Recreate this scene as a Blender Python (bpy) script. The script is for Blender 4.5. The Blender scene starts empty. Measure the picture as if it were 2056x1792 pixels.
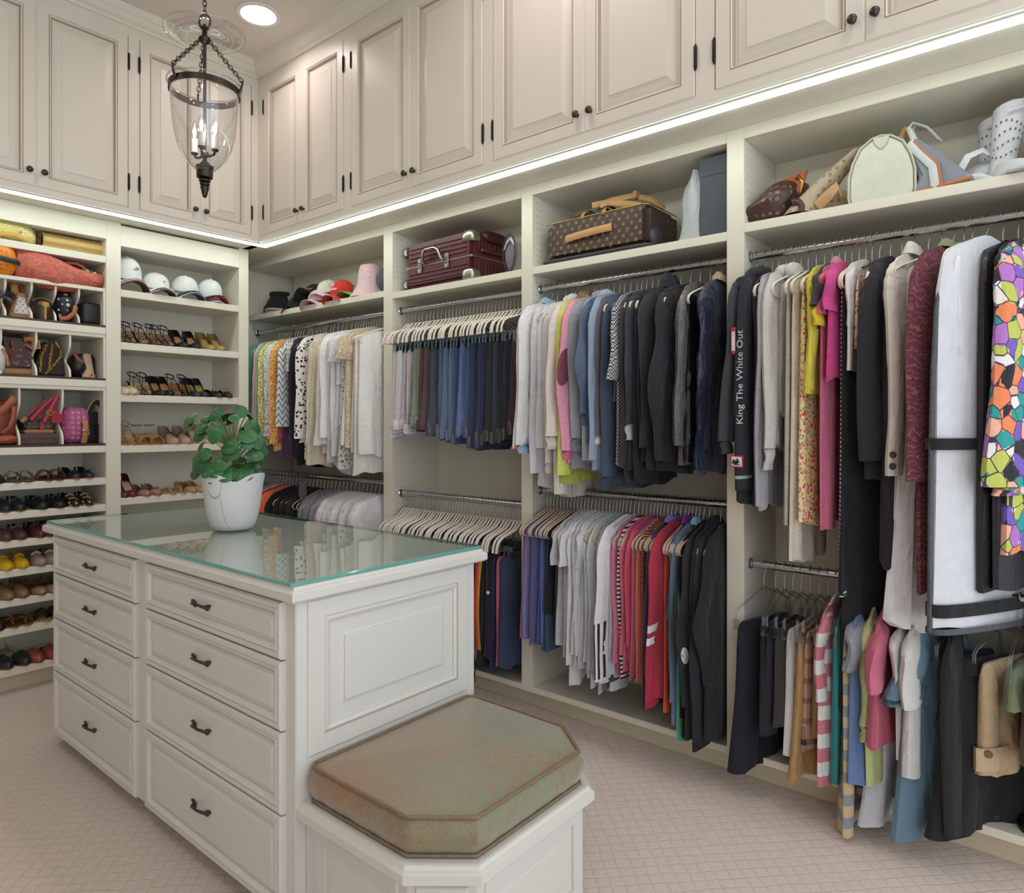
import bpy, bmesh, math, random
import numpy as np
from mathutils import Vector, Matrix
rnd = random.Random(7)
SC = bpy.context.scene
COL = SC.collection
pi = math.pi
# ------------------------------------------------------------------ camera, world, exposure
CAM = (4.27, -2.641, 1.40); FOC = 1392.0; CX = 1028.0; HZ = 850.0; YAW = math.radians(129.6)
FW = (math.cos(YAW), math.sin(YAW)); RT = (math.sin(YAW), -math.cos(YAW))
cam = bpy.data.cameras.new('camera'); camo = bpy.data.objects.new('camera', cam); COL.objects.link(camo)
cam.sensor_fit = 'HORIZONTAL'; cam.sensor_width = 36.0; cam.lens = 36.0 * FOC / 2056.0
cam.shift_x = (1028.0 - CX) / 2056.0; cam.shift_y = (HZ - 896.0) / 2056.0
cam.clip_start = 0.05; camo.location = CAM
camo.rotation_euler = (pi / 2, 0, YAW - pi / 2)
SC.camera = camo
world = bpy.data.worlds.new('world'); SC.world = world; world.use_nodes = True
bg = world.node_tree.nodes['Background']; bg.inputs[0].default_value = (0.86, 0.93, 1.0, 1); bg.inputs[1].default_value = 1.12
SC.view_settings.view_transform = 'Standard'; SC.view_settings.look = 'None'
SC.view_settings.exposure = 0.6; SC.view_settings.gamma = 1.0; SC.view_settings.use_curve_mapping = False
cy = SC.cycles; cy.max_bounces = 5; cy.diffuse_bounces = 3; cy.glossy_bounces = 2; cy.transmission_bounces = 3; cy.transparent_max_bounces = 10; cy.use_adaptive_sampling = True; cy.adaptive_threshold = .045; cy.use_denoising = True
cy.caustics_reflective = False; cy.caustics_refractive = False
LED_POWER = 9.5; CAN_POWER = 52.0; BULB_POWER = 30.0
def ray(u, v):
    k = (u - CX) / FOC
    return (FW[0] + k * RT[0], FW[1] + k * RT[1], (HZ - v) / FOC)
def onX(u, v, x):
    d = ray(u, v); t = (x - CAM[0]) / d[0]; return [CAM[i] + t * d[i] for i in range(3)]
def onY(u, v, y):
    d = ray(u, v); t = (y - CAM[1]) / d[1]; return [CAM[i] + t * d[i] for i in range(3)]
def onZ(u, v, z):
    d = ray(u, v); t = (z - CAM[2]) / d[2]; return [CAM[i] + t * d[i] for i in range(3)]
# ------------------------------------------------------------------ materials
def lin(c):
    if isinstance(c, str):
        c = [int(c[i:i + 2], 16) / 255 for i in (0, 2, 4)]
    return tuple((x / 12.92 if x <= .04045 else ((x + .055) / 1.055) ** 2.4) for x in c[:3]) + (1,)
MATS = {}
class NT:
    def __init__(s, name):
        s.m = bpy.data.materials.new(name); s.m.use_nodes = True; s.t = s.m.node_tree
        s.b = s.t.nodes['Principled BSDF']; s.out = s.t.nodes['Material Output']
        s._c = None
    def n(s, typ, ins=None, **kw):
        nd = s.t.nodes.new(typ)
        for k, v in kw.items(): setattr(nd, k, v)
        for k, v in (ins or {}).items(): s.set(nd, k, v)
        return nd
    def set(s, nd, k, v):
        sock = nd.inputs[k]
        if hasattr(v, 'is_linked') or hasattr(v, 'links'): s.t.links.new(v, sock)
        else: sock.default_value = v
    def coord(s, scale=(1, 1, 1), kind='Object'):
        if s._c is None: s._c = s.t.nodes.new('ShaderNodeTexCoord')
        mp = s.n('ShaderNodeMapping', {'Vector': s._c.outputs[kind], 'Scale': scale}); return mp.outputs[0]
    def math(s, op, a, b=None, c=None):
        nd = s.n('ShaderNodeMath', operation=op)
        for i, v in enumerate((a, b, c)):
            if v is not None: s.set(nd, i, v)
        return nd.outputs[0]
    def mix(s, f, a, b):
        nd = s.n('ShaderNodeMix', data_type='RGBA'); s.set(nd, 0, f); s.set(nd, 6, a); s.set(nd, 7, b); return nd.outputs[2]
    def ramp(s, f, stops, const=False):
        nd = s.n('ShaderNodeValToRGB', {0: f}); r = nd.color_ramp
        if const: r.interpolation = 'CONSTANT'
        while len(r.elements) < len(stops): r.elements.new(.5)
        for e, (p, c) in zip(r.elements, stops): e.position = p; e.color = lin(c) if not (isinstance(c, tuple) and len(c) == 4) else c
        return nd.outputs[0]
    def noise(s, scale, vec=None, detail=2.0, rough=.5, dist=0.0):
        nd = s.n('ShaderNodeTexNoise', {'Scale': scale, 'Detail': detail, 'Roughness': rough, 'Distortion': dist})
        s.set(nd, 'Vector', vec if vec is not None else s.coord()); return nd.outputs[0]
    def vor(s, scale, vec=None, feature='F1', metric='EUCLIDEAN', rand=1.0):
        nd = s.n('ShaderNodeTexVoronoi', {'Scale': scale, 'Randomness': rand}, feature=feature)
        if feature != 'DISTANCE_TO_EDGE': nd.distance = metric
        s.set(nd, 'Vector', vec if vec is not None else s.coord()); return nd
    def bump(s, h, strength=.3, dist=.01):
        nd = s.n('ShaderNodeBump', {'Strength': strength, 'Distance': dist, 'Height': h}); s.set(s.b, 'Normal', nd.outputs[0])
    def sep(s, vec=None):
        return s.n('ShaderNodeSeparateXYZ', {0: vec if vec is not None else s.coord()}).outputs
    def base(s, c): s.set(s.b, 'Base Color', c)
    def fin(s, rough=.8, metal=0.0, **kw):
        s.set(s.b, 'Roughness', rough); s.set(s.b, 'Metallic', metal)
        for k, v in kw.items(): s.set(s.b, k.replace('_', ' '), v)
        return s.m
def paint(name, c, rough=.38, var=.04):
    if name in MATS: return MATS[name]
    t = NT(name); col = lin(c); d = tuple(x * (1 - var) for x in col[:3]) + (1,)
    t.base(t.mix(t.noise(2.2, detail=3), d, col)); t.bump(t.noise(90, t.coord((1, 1, .25)), 2), .04, .002)
    MATS[name] = t.fin(rough); return MATS[name]
def plain(name, c, rough=.5, metal=0.0, **kw):
    if name in MATS: return MATS[name]
    t = NT(name); col = lin(c); t.base(t.mix(t.noise(40, detail=2), tuple(x * .9 for x in col[:3]) + (1,), col))
    MATS[name] = t.fin(rough, metal, **kw); return MATS[name]
def cloth(c, kind='plain', c2=None, c3=None, sc=1.0, rough=.9, **kw):
    """fabric material; c, c2, c3 are sRGB hex colours, kind is the woven or printed pattern"""
    key = ('cloth', c, kind, c2, c3, sc, rough)
    if key in MATS: return MATS[key]
    t = NT('fabric_' + kind + '_' + c); A = lin(c); Bc = lin(c2 or c); Cc = lin(c3 or c2 or c)
    dk = tuple(x * .78 for x in A[:3]) + (1,)
    co = t.coord()
    if kind == 'plain': col = t.mix(t.noise(26, detail=4), dk, A)
    elif kind == 'heather': col = t.mix(t.math('MULTIPLY', t.noise(420 * sc, detail=1), 1.0), Bc, A)
    elif kind == 'hstripe':
        z = t.sep()[2]; f = t.math('FRACT', t.math('MULTIPLY', z, 25 * sc)); col = t.mix(t.math('GREATER_THAN', f, .5), A, Bc)
    elif kind == 'vstripe':
        y = t.sep()[1]; f = t.math('FRACT', t.math('MULTIPLY', y, 50 * sc)); col = t.mix(t.math('GREATER_THAN', f, .5), A, Bc)
    elif kind == 'dots':
        d = t.vor(38 * sc).outputs[0]; col = t.mix(t.math('LESS_THAN', d, .36), A, Bc)
    elif kind == 'leopard':
        d = t.vor(55 * sc, feature='DISTANCE_TO_EDGE').outputs[0]; n = t.noise(30 * sc, detail=2)
        col = t.mix(t.math('LESS_THAN', d, .12), t.mix(t.math('GREATER_THAN', n, .55), A, Cc), Bc)
    elif kind == 'floral':
        v1 = t.vor(42 * sc); v2 = t.vor(60 * sc, t.coord((1, 1.1, .9)))
        pet = t.math('LESS_THAN', v1.outputs[0], .40); leaf = t.math('LESS_THAN', v2.outputs[0], .30)
        hue = t.ramp(t.sep(v1.outputs[1])[0], [(0, c2), (.45, c3 or c2), (.8, 'f0c860')], True)
        col = t.mix(pet, t.mix(leaf, A, lin(kw.get('leaf', '5f9a62'))), hue)
    elif kind == 'paisley':
        w = t.n('ShaderNodeTexWave', {'Scale': 9 * sc, 'Distortion': 14.0, 'Detail': 3.0, 'Detail Scale': 1.6, 'Vector': co}, wave_type='RINGS')
        v1 = t.vor(34 * sc); col = t.ramp(w.outputs[1], [(0, c), (.3, c2 or c), (.45, c3 or c), (.6, c), (.72, '3a2a2c'), (.86, c2 or c), (.95, '9a7a58'), (1, c)])
        col = t.mix(t.math('LESS_THAN', v1.outputs[0], .2), col, Cc)
    elif kind == 'brocade':
        w = t.n('ShaderNodeTexWave', {'Scale': 16 * sc, 'Distortion': 12.0, 'Detail': 3.0, 'Detail Scale': 1.5, 'Vector': co}, wave_type='RINGS')
        col = t.ramp(w.outputs[1], [(0, c), (.45, c), (.55, c2 or c), (.75, c3 or c), (1, c)])
    elif kind == 'geo':
        v1 = t.vor(13 * sc, metric='MANHATTAN')
        col = t.ramp(t.sep(v1.outputs[1])[0], [(0, 'efe9e4'), (.14, '2f9c98'), (.3, 'f08a5c'), (.42, 'b878c8'), (.58, 'c3c860'), (.7, '2a2630'), (.8, '7b5fc0'), (.9, 'f4b49a')], True)
        e = t.vor(13 * sc, feature='DISTANCE_TO_EDGE').outputs[0]; col = t.mix(t.math('LESS_THAN', e, .03), col, lin('403848'))
    elif kind == 'circles':
        d = t.vor(22 * sc, rand=.7).outputs[0]; r = t.math('FRACT', t.math('MULTIPLY', d, 3.2))
        col = t.mix(t.math('GREATER_THAN', r, .62), A, Bc); col = t.mix(t.math('LESS_THAN', d, .12), col, Cc)
    elif kind == 'zigzag':
        s = t.sep(); zz = t.math('PINGPONG', t.math('MULTIPLY', s[1], 30 * sc), 1.0); f = t.math('FRACT', t.math('ADD', t.math('MULTIPLY', s[2], 16 * sc), zz))
        col = t.mix(t.math('GREATER_THAN', f, .62), A, Bc)
    elif kind == 'plaid':
        s = t.sep(); a = t.math('GREATER_THAN', t.math('FRACT', t.math('MULTIPLY', s[2], 14 * sc)), .72); b = t.math('GREATER_THAN', t.math('FRACT', t.math('MULTIPLY', s[1], 20 * sc)), .72)
        col = t.mix(t.math('MULTIPLY', t.math('ADD', a, b), .5), A, Bc)
    elif kind == 'tweed':
        s = t.coord((1, 1, 1)); ch = t.n('ShaderNodeTexChecker', {'Scale': 130.0 * sc, 'Vector': s, 'Color1': A, 'Color2': Bc}); col = ch.outputs[0]
    elif kind == 'denim':
        n = t.noise(7 * sc, t.coord((1, 1, .5)), 3); f = t.noise(600, detail=1)
        col = t.mix(n, tuple(x * .45 for x in A[:3]) + (1,), Bc); col = t.mix(t.math('MULTIPLY', t.math('GREATER_THAN', f, .62), .16), col, lin('aab4c4'))
        seam = t.math('LESS_THAN', t.math('ABSOLUTE', t.math('SUBTRACT', t.math('FRACT', t.math('MULTIPLY', t.sep()[1], 11)), .5)), .03)
        col = t.mix(t.math('MULTIPLY', seam, .5), col, lin('8a7a66'))
    elif kind == 'lace':
        d = t.vor(46 * sc, feature='DISTANCE_TO_EDGE').outputs[0]; col = t.mix(t.noise(60, detail=2), dk, A)
        tr = t.n('ShaderNodeBsdfTransparent'); ms = t.n('ShaderNodeMixShader'); t.set(ms, 0, t.math('GREATER_THAN', d, .17))
        t.set(ms, 1, t.b.outputs[0]); t.set(ms, 2, tr.outputs[0]); t.t.links.new(ms.outputs[0], t.out.inputs[0])
    elif kind == 'weave':
        q = t.sep(); s = t.n('ShaderNodeCombineXYZ', {0: t.math('ADD', q[0], q[1]), 1: q[2]}).outputs[0]; w = t.n('ShaderNodeTexBrick', {'Scale': 60.0 * sc, 'Brick Width': .5, 'Row Height': .3, 'Color1': A, 'Color2': Bc, 'Mortar': Cc, 'Vector': s, 'Mortar Size': .03}); col = w.outputs[0]
    elif kind == 'mono':
        v1 = t.vor(44 * sc, rand=.15); a = t.math('LESS_THAN', v1.outputs[0], .30); b = t.math('LESS_THAN', v1.outputs[0], .12)
        col = t.mix(a, A, Bc); col = t.mix(b, col, A)
    else: col = A
    t.base(col)
    h = t.math('ADD', t.math('ADD', t.math('MULTIPLY', t.noise(8, t.coord((2.4, 2.4, .45)), 3), .8), t.math('MULTIPLY', t.noise(16, t.coord((1.0, 1.2, 1.6)), 2, dist=.8), .35)), t.math('MULTIPLY', t.noise(500, detail=1), .03))
    t.bump(h, kw.get('bump', .6), .035)
    MATS[key] = t.fin(rough); t.b.inputs['Sheen Weight'].default_value = kw.get('sheen', .07 if rough > .7 else 0); t.b.inputs['Sheen Roughness'].default_value = .5
    return MATS[key]
def leather(c, rough=.42, kind=None, c2=None, sc=1.0, c3=None):
    if kind: return cloth(c, kind, c2, c3, sc, rough, bump=.25)
    key = ('lea', c, rough)
    if key in MATS: return MATS[key]
    t = NT('leather_' + c); A = lin(c); t.base(t.mix(t.noise(18, detail=3), tuple(x * .75 for x in A[:3]) + (1,), A))
    t.bump(t.vor(260).outputs[0], .2, .002); MATS[key] = t.fin(rough); return MATS[key]
def metal(name, c, rough=.3):
    return plain(name, c, rough, 1.0)
def emit(name, c, st):
    if name in MATS: return MATS[name]
    m = bpy.data.materials.new(name); m.use_nodes = True; nt = m.node_tree; nt.nodes.remove(nt.nodes['Principled BSDF'])
    e = nt.nodes.new('ShaderNodeEmission'); e.inputs[0].default_value = tuple(c) + (1,); e.inputs[1].default_value = st
    nt.links.new(e.outputs[0], nt.nodes['Material Output'].inputs[0]); MATS[name] = m; return m
def thin_glass(name, tint=(1, 1, 1), refl=1.45, gl_rough=0.0, power=4.2):
    if name in MATS: return MATS[name]
    m = bpy.data.materials.new(name); m.use_nodes = True; nt = m.node_tree; nt.nodes.remove(nt.nodes['Principled BSDF'])
    lw = nt.nodes.new('ShaderNodeLayerWeight'); lw.inputs[0].default_value = .5          # Schlick reflectance, the same from both sides
    pw = nt.nodes.new('ShaderNodeMath'); pw.operation = 'POWER'; nt.links.new(lw.outputs['Facing'], pw.inputs[0]); pw.inputs[1].default_value = power
    r0 = ((refl - 1) / (refl + 1)) ** 2 * 2
    fr = nt.nodes.new('ShaderNodeMath'); fr.operation = 'MULTIPLY_ADD'; nt.links.new(pw.outputs[0], fr.inputs[0]); fr.inputs[1].default_value = 1 - r0; fr.inputs[2].default_value = r0
    tr = nt.nodes.new('ShaderNodeBsdfTransparent'); tr.inputs[0].default_value = tuple(tint) + (1,)
    gl = nt.nodes.new('ShaderNodeBsdfGlossy'); gl.inputs['Roughness'].default_value = gl_rough
    mx = nt.nodes.new('ShaderNodeMixShader'); nt.links.new(fr.outputs[0], mx.inputs[0]); nt.links.new(tr.outputs[0], mx.inputs[1]); nt.links.new(gl.outputs[0], mx.inputs[2])
    nt.links.new(mx.outputs[0], nt.nodes['Material Output'].inputs[0]); MATS[name] = m; return m
# ------------------------------------------------------------------ mesh building
class B:
    """collects vertices and faces of one part"""
    def __init__(s): s.v = []; s.f = []; s.mi = []
    def add(s, V, F, mi=0):
        o = len(s.v); s.v += [tuple(map(float, p)) for p in V]; s.f += [tuple(i + o for i in q) for q in F]; s.mi += [mi] * len(F); return s
    def box(s, x0, x1, y0, y1, z0, z1, mi=0):
        V = [(x, y, z) for z in (z0, z1) for y in (y0, y1) for x in (x0, x1)]
        return s.add(V, [(0, 2, 3, 1), (4, 5, 7, 6), (0, 1, 5, 4), (2, 6, 7, 3), (0, 4, 6, 2), (1, 3, 7, 5)], mi)
    def prism(s, poly, z0, z1, mi=0):
        n = len(poly); V = [(x, y, z0) for x, y in poly] + [(x, y, z1) for x, y in poly]
        return s.add(V, [tuple(reversed(range(n))), tuple(range(n, 2 * n))] + [(i, (i + 1) % n, n + (i + 1) % n, n + i) for i in range(n)], mi)
    def tube(s, path, r, n=8, flat=1.0, cap=True, mi=0, closed=False, up=(0, 0, 1)):
        P = [Vector(p) for p in path]; m = len(P); R = r if hasattr(r, '__len__') else [r] * m; V = []; pn = None
        for i, p in enumerate(P):
            a = P[(i - 1) % m] if (closed or i > 0) else p; b = P[(i + 1) % m] if (closed or i < m - 1) else p
            t = (b - a).normalized() if (b - a).length > 1e-9 else Vector((0, 0, 1))
            if pn is None:
                q = Vector(up)
                if abs(q.dot(t)) > .95: q = Vector((1, 0, 0))
            else: q = pn
            nn = (q - t * q.dot(t))
            nn = nn.normalized() if nn.length > 1e-6 else t.orthogonal().normalized()
            pn = nn; bb = t.cross(nn)
            for k in range(n):
                an = 2 * pi * k / n; V.append(p + nn * math.cos(an) * R[i] + bb * math.sin(an) * R[i] * flat)
        F = []
        for i in range(m if closed else m - 1):
            j = (i + 1) % m
            for k in range(n): F.append((i * n + k, i * n + (k + 1) % n, j * n + (k + 1) % n, j * n + k))
        if cap and not closed: F += [tuple(reversed(range(n))), tuple(range((m - 1) * n, m * n))]
        return s.add(V, F, mi)
    def lathe(s, prof, n=24, c=(0, 0, 0), cap=False, mi=0, sx=1, sy=1):
        V = []
        for r, z in prof:
            for k in range(n): a = 2 * pi * k / n; V.append((c[0] + r * math.cos(a) * sx, c[1] + r * math.sin(a) * sy, c[2] + z))
        m = len(prof); F = [(i * n + k, i * n + (k + 1) % n, (i + 1) * n + (k + 1) % n, (i + 1) * n + k) for i in range(m - 1) for k in range(n)]
        if cap: F += [tuple(reversed(range(n))), tuple(range((m - 1) * n, m * n))]
        return s.add(V, F, mi)
    def grid(s, P, mi=0, closed_u=False):
        """P: array rows x cols x 3"""
        P = np.asarray(P); a, b = P.shape[:2]; F = []
        for i in range(a - 1):
            for j in range(b if closed_u else b - 1): F.append((i * b + j, i * b + (j + 1) % b, (i + 1) * b + (j + 1) % b, (i + 1) * b + j))
        return s.add(P.reshape(-1, 3), F, mi)
    def ball(s, c, r, n=12, m=8, e=(1, 1, 1), noise=0.0, seed=0, pw=1.0, mi=0):
        rr = random.Random(seed); ph = [rr.uniform(0, 6.28) for _ in range(6)]; P = []
        for i in range(m + 1):
            th = pi * i / m; row = []
            for k in range(n):
                a = 2 * pi * k / n; d = [math.sin(th) * math.cos(a), math.sin(th) * math.sin(a), math.cos(th)]
                d = [math.copysign(abs(x) ** pw, x) for x in d]
                q = 1 + noise * (math.sin(3 * d[0] + ph[0]) + math.sin(4 * d[1] + ph[1]) + math.sin(5 * d[2] + ph[2]) + .6 * math.sin(9 * d[0] + 7 * d[2] + ph[3])) / 3
                row.append([c[j] + d[j] * r * e[j] * q for j in range(3)])
            P.append(row)
        return s.grid(P, mi, True)
    def rects(s, w, h, prof, O, A, Bx, N, capfirst=False, marks=()):
        """nested rectangles (inset, depth) swept on a panel; rings listed in marks get material slot 1"""
        V = []; F = []; O = Vector(O); A = Vector(A); Bx = Vector(Bx); N = Vector(N)
        for i, d in prof:
            for a, b in ((i, i), (w - i, i), (w - i, h - i), (i, h - i)): V.append(O + A * a + Bx * b + N * d)
        o = len(s.v)
        for k in range(len(prof) - 1):
            q = [(k * 4 + j, k * 4 + (j + 1) % 4, k * 4 + 4 + (j + 1) % 4, k * 4 + 4 + j) for j in range(4)]
            F += q; s.mi += [1 if k in marks else 0] * 4
        k = len(prof) - 1; F.append((k * 4, k * 4 + 1, k * 4 + 2, k * 4 + 3)); s.mi.append(0)
        if capfirst: F.append((3, 2, 1, 0)); s.mi.append(0)
        s.v += [tuple(p) for p in V]; s.f += [tuple(i + o for i in q) for q in F]; return s
    def mesh(s, name, mats, smooth=None, bevel=0.0):
        me = bpy.data.meshes.new(name); me.from_pydata(s.v, [], s.f)
        for m in (mats if isinstance(mats, (list, tuple)) else [mats]): me.materials.append(m)
        if any(s.mi): me.polygons.foreach_set('material_index', s.mi)
        if bevel or smooth is None:
            bm = bmesh.new(); bm.from_mesh(me)
            if bevel:
                bmesh.ops.remove_doubles(bm, verts=bm.verts, dist=1e-5)
                bmesh.ops.bevel(bm, geom=[e for e in bm.edges if len(e.link_faces) == 2 and e.calc_face_angle(0) > .5], offset=bevel, segments=2, affect='EDGES', clamp_overlap=True)
            bmesh.ops.recalc_face_normals(bm, faces=bm.faces); bm.to_mesh(me); bm.free()
        if smooth: sm(me, smooth)
        me.update(); return me
    def o(s, name, mats, parent=None, smooth=None, bevel=0.0, loc=None, rot=None, **tagkw):
        return place(name, s.mesh(name, mats, smooth, bevel), parent, loc, rot, **tagkw)
def sm(me, ang=60):
    me.polygons.foreach_set('use_smooth', [True] * len(me.polygons))
    if ang < 179: me.set_sharp_from_angle(angle=math.radians(ang))
def place(name, me, parent=None, loc=None, rot=None, label=None, cat=None, group=None, kind=None):
    ob = bpy.data.objects.new(name, me); COL.objects.link(ob)
    if parent is not None: ob.parent = parent
    if loc is not None: ob.location = loc
    if rot is not None: ob.rotation_euler = rot
    if label: ob['label'] = label
    if cat: ob['category'] = cat
    if group: ob['group'] = group
    if kind: ob['kind'] = kind
    return ob
def thing(name, label, cat, loc=(0, 0, 0), rot=None, group=None, kind=None):
    return place(name, None, None, loc, rot, label, cat, group, kind)
ORD = 'first second third fourth fifth sixth seventh eighth ninth tenth eleventh twelfth thirteenth fourteenth fifteenth sixteenth seventeenth eighteenth nineteenth twentieth'.split()
def ordn(i):
    if i <= 20: return ORD[i - 1]
    t = {2: 'twenty', 3: 'thirty', 4: 'forty', 5: 'fifty', 6: 'sixty'}[i // 10]
    return {2: 'twentieth', 3: 'thirtieth', 4: 'fortieth', 5: 'fiftieth', 6: 'sixtieth'}[i // 10] if i % 10 == 0 else t + '-' + ORD[i % 10 - 1]
def text_mesh(name, txt, size, mat, parent, M, font_ext=.0004, squash=1.0):
    cu = bpy.data.curves.new(name, 'FONT'); cu.body = txt; cu.size = size; cu.extrude = font_ext; cu.align_x = 'CENTER'; cu.align_y = 'CENTER'; cu.resolution_u = 2
    tmp = bpy.data.objects.new('tmp_text', cu); COL.objects.link(tmp); dg = bpy.context.evaluated_depsgraph_get(); dg.update()
    me = bpy.data.meshes.new_from_object(tmp.evaluated_get(dg)); bpy.data.objects.remove(tmp); bpy.data.curves.remove(cu)
    me.materials.clear(); me.materials.append(mat); me.transform(Matrix.Diagonal((squash, 1, 1, 1)))
    ob = place(name, me, parent); ob.matrix_local = M; return ob
def frame_mat(o, xa, ya):
    """matrix that puts local x on xa, local y on ya"""
    x = Vector(xa).normalized(); y = Vector(ya).normalized(); z = x.cross(y); m = Matrix((x, y, z)).transposed().to_4x4(); m.translation = Vector(o); return m
# ------------------------------------------------------------------ shared materials
CREAM = paint('cream_paint', 'e6e1d3', .36); CREAM2 = paint('shelf_paint', 'e8e3d2', .42)
GLAZE = plain('brown_glaze', 'b5a797', .45); CEILM = paint('ceiling_paint', 'e2dad0', .8, .02)
WHITEP = paint('island_paint', 'dcdad3', .33)
CHROME = metal('chrome', 'c4c8cc', .16); STEELW = metal('hook_steel', 'b8bcc0', .28); BRONZE = metal('dark_bronze', '4a423c', .38); PEWTER = metal('pewter', '55504c', .36)
BLACKI = plain('black_iron', '2a2624', .45, .6); GOLD = metal('gold', 'c9a24a', .25); BRASS = metal('brass', 'a8863e', .3)
# ------------------------------------------------------------------ floor, ceiling, walls
def carpet():
    t = NT('berber_carpet'); s = t.sep(); r = .7071
    a = t.math('MULTIPLY', t.math('ADD', s[0], s[1]), r / .042); b = t.math('MULTIPLY', t.math('SUBTRACT', s[0], s[1]), r / .042)
    wob = t.math('MULTIPLY', t.noise(14, detail=2), .5)
    fa = t.math('ABSOLUTE', t.math('SUBTRACT', t.math('FRACT', t.math('ADD', a, wob)), .5)); fb = t.math('ABSOLUTE', t.math('SUBTRACT', t.math('FRACT', t.math('ADD', b, wob)), .5))
    ln = t.math('MINIMUM', fa, fb); groove = t.math('SMOOTH_MIN', t.math('MULTIPLY', ln, 9.0), 1.0, .2)
    n = t.noise(260, detail=3, rough=.7); col = t.mix(n, lin('c8b4a6'), lin('f3e5d9')); col = t.mix(t.math('MULTIPLY', t.math('SUBTRACT', 1.0, t.math('MINIMUM', groove, 1.0)), .17), col, lin('8f7a6c'))
    t.base(col); t.bump(t.math('ADD', t.math('MULTIPLY', groove, .6), t.math('MULTIPLY', n, .9)), .6, .005); m = t.fin(.97); t.b.inputs['Sheen Weight'].default_value = .2; return m
B().box(-.5, 5.6, -5.0, .5, -.05, 0).o('floor', carpet(), kind='structure', label='beige carpet with diamond grid relief')
CZ = 3.66
b = B(); hole = (.75, -.583); hr = .088
ring = [(hole[0] + hr * math.cos(a * pi / 12), hole[1] + hr * math.sin(a * pi / 12)) for a in range(24)]
sq = []
for a in range(24):
    c, s_ = math.cos(a * pi / 12), math.sin(a * pi / 12); k = .25 / max(abs(c), abs(s_)); sq.append((hole[0] + c * k, hole[1] + s_ * k))
b.add([(x, y, CZ) for x, y in ring] + [(x, y, CZ) for x, y in sq], [(i, (i + 1) % 24, 24 + (i + 1) % 24, 24 + i) for i in range(24)])
x0, x1, y0, y1 = hole[0] - .25, hole[0] + .25, hole[1] - .25, hole[1] + .25
for (a0, a1, c0, c1) in ((-.5, x0, -5, .5), (x1, 5.6, -5, .5), (x0, x1, -5, y0), (x0, x1, y1, .5)):
    b.add([(a0, c0, CZ), (a1, c0, CZ), (a1, c1, CZ), (a0, c1, CZ)], [(0, 1, 2, 3)])
b.box(-.5, 5.6, -5, .5, CZ + .16, CZ + .2)
b.o('ceiling', CEILM, kind='structure', label='pale painted ceiling with recessed light')
B().box(-.5, -.38, -5, .5, 0, CZ).o('wall_left', CREAM2, kind='structure', label='painted wall behind the shoe shelves')
B().box(-.38, 5.6, -5.1, -5.0, 0, CZ).o('wall_light_block', paint('bounce_wall_paint', 'd9c9b6', .7), kind='structure', label='beige wall opposite the hanging rails')  # added unseen wall: blocks world light, bounces warm light onto the drawers
B().box(-.38, 5.6, .38, .5, 0, CZ).o('wall_back', CREAM2, kind='structure', label='painted wall behind the hanging rails')
# recessed downlights: one in view, the others light the room from the same grid
def downlight(x, y, label, cut=True):
    z = CZ
    t = thing('recessed_light', label, 'light', (x, y, z), group='recessed ceiling lights')
    B().lathe([(.118, -.001), (.116, -.008), (.098, -.010), (.088, -.004), (.084, .02), (.080, .05)], 32).o('trim_ring', plain('white_enamel', 'f2f0ec', .35), t, 60)
    z0 = .05 if cut else -.004
    B().lathe([(.0001, z0), (.080, z0)], 32).o('lamp_lens', emit('downlight_glow', (1.0, .85, .85), CAN_POWER), t)
    return t
downlight(hole[0], hole[1], 'recessed white ceiling light glowing near the room corner')
for i, (x, y) in enumerate(((2.6, -.75), (4.2, -.75), (.9, -2.6), (2.7, -2.9), (4.4, -3.2))):
    downlight(x, y, 'recessed white ceiling light over the ' + ('hanging rail beyond the island', 'garment bag unit', 'far drawer side of the island', 'carpet before the drawers', 'carpet behind the bench')[i], False)
# ------------------------------------------------------------------ upper cabinets
UL, UR = .225, -.28                                                     # faces of the upper cabinets
UB, DB, DT, CB = 2.55, 2.585, 3.525, 3.575
b = B(); PR = [(0, CB), (.012, CB), (.016, CB + .014), (.034, CB + .024), (.05, CB + .048), (.058, CB + .052), (.066, CZ - .012), (.072, CZ)]
for (d0, z0), (d1, z1) in zip(PR[:-1], PR[1:]):
    b.add([(UL + d0, -5, z0), (UL + d0, UR - d0, z0), (UL + d1, UR - d1, z1), (UL + d1, -5, z1)], [(0, 1, 2, 3)])
b.o('trim_1', CREAM, smooth=None, kind='structure', label='crown moulding over the cabinets above the shoe shelves')
b = B()
for (d0, z0), (d1, z1) in zip(PR[:-1], PR[1:]):
    b.add([(UL + d0, UR - d0, z0), (5.6, UR - d0, z0), (5.6, UR - d1, z1), (UL + d1, UR - d1, z1)], [(0, 1, 2, 3)])
b.o('trim_2', CREAM, smooth=None, kind='structure', label='crown moulding over the cabinets above the hanging rails')
DFR = [(0, -.018), (0, 0), (.003, .004), (.052, .004), (.0535, .0005), (.057, .004), (.062, .001), (.066, -.006)]
DPN = [(.066, -.006), (.070, -.0115), (.074, -.012), (.112, -.002), (.1125, .001), (.115, .0015)]
KNOB = B().lathe([(.0001, .030), (.006, .029), (.013, .025), (.0155, .019), (.013, .014), (.007, .011), (.006, .004), (.010, 0)], 14)
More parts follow.
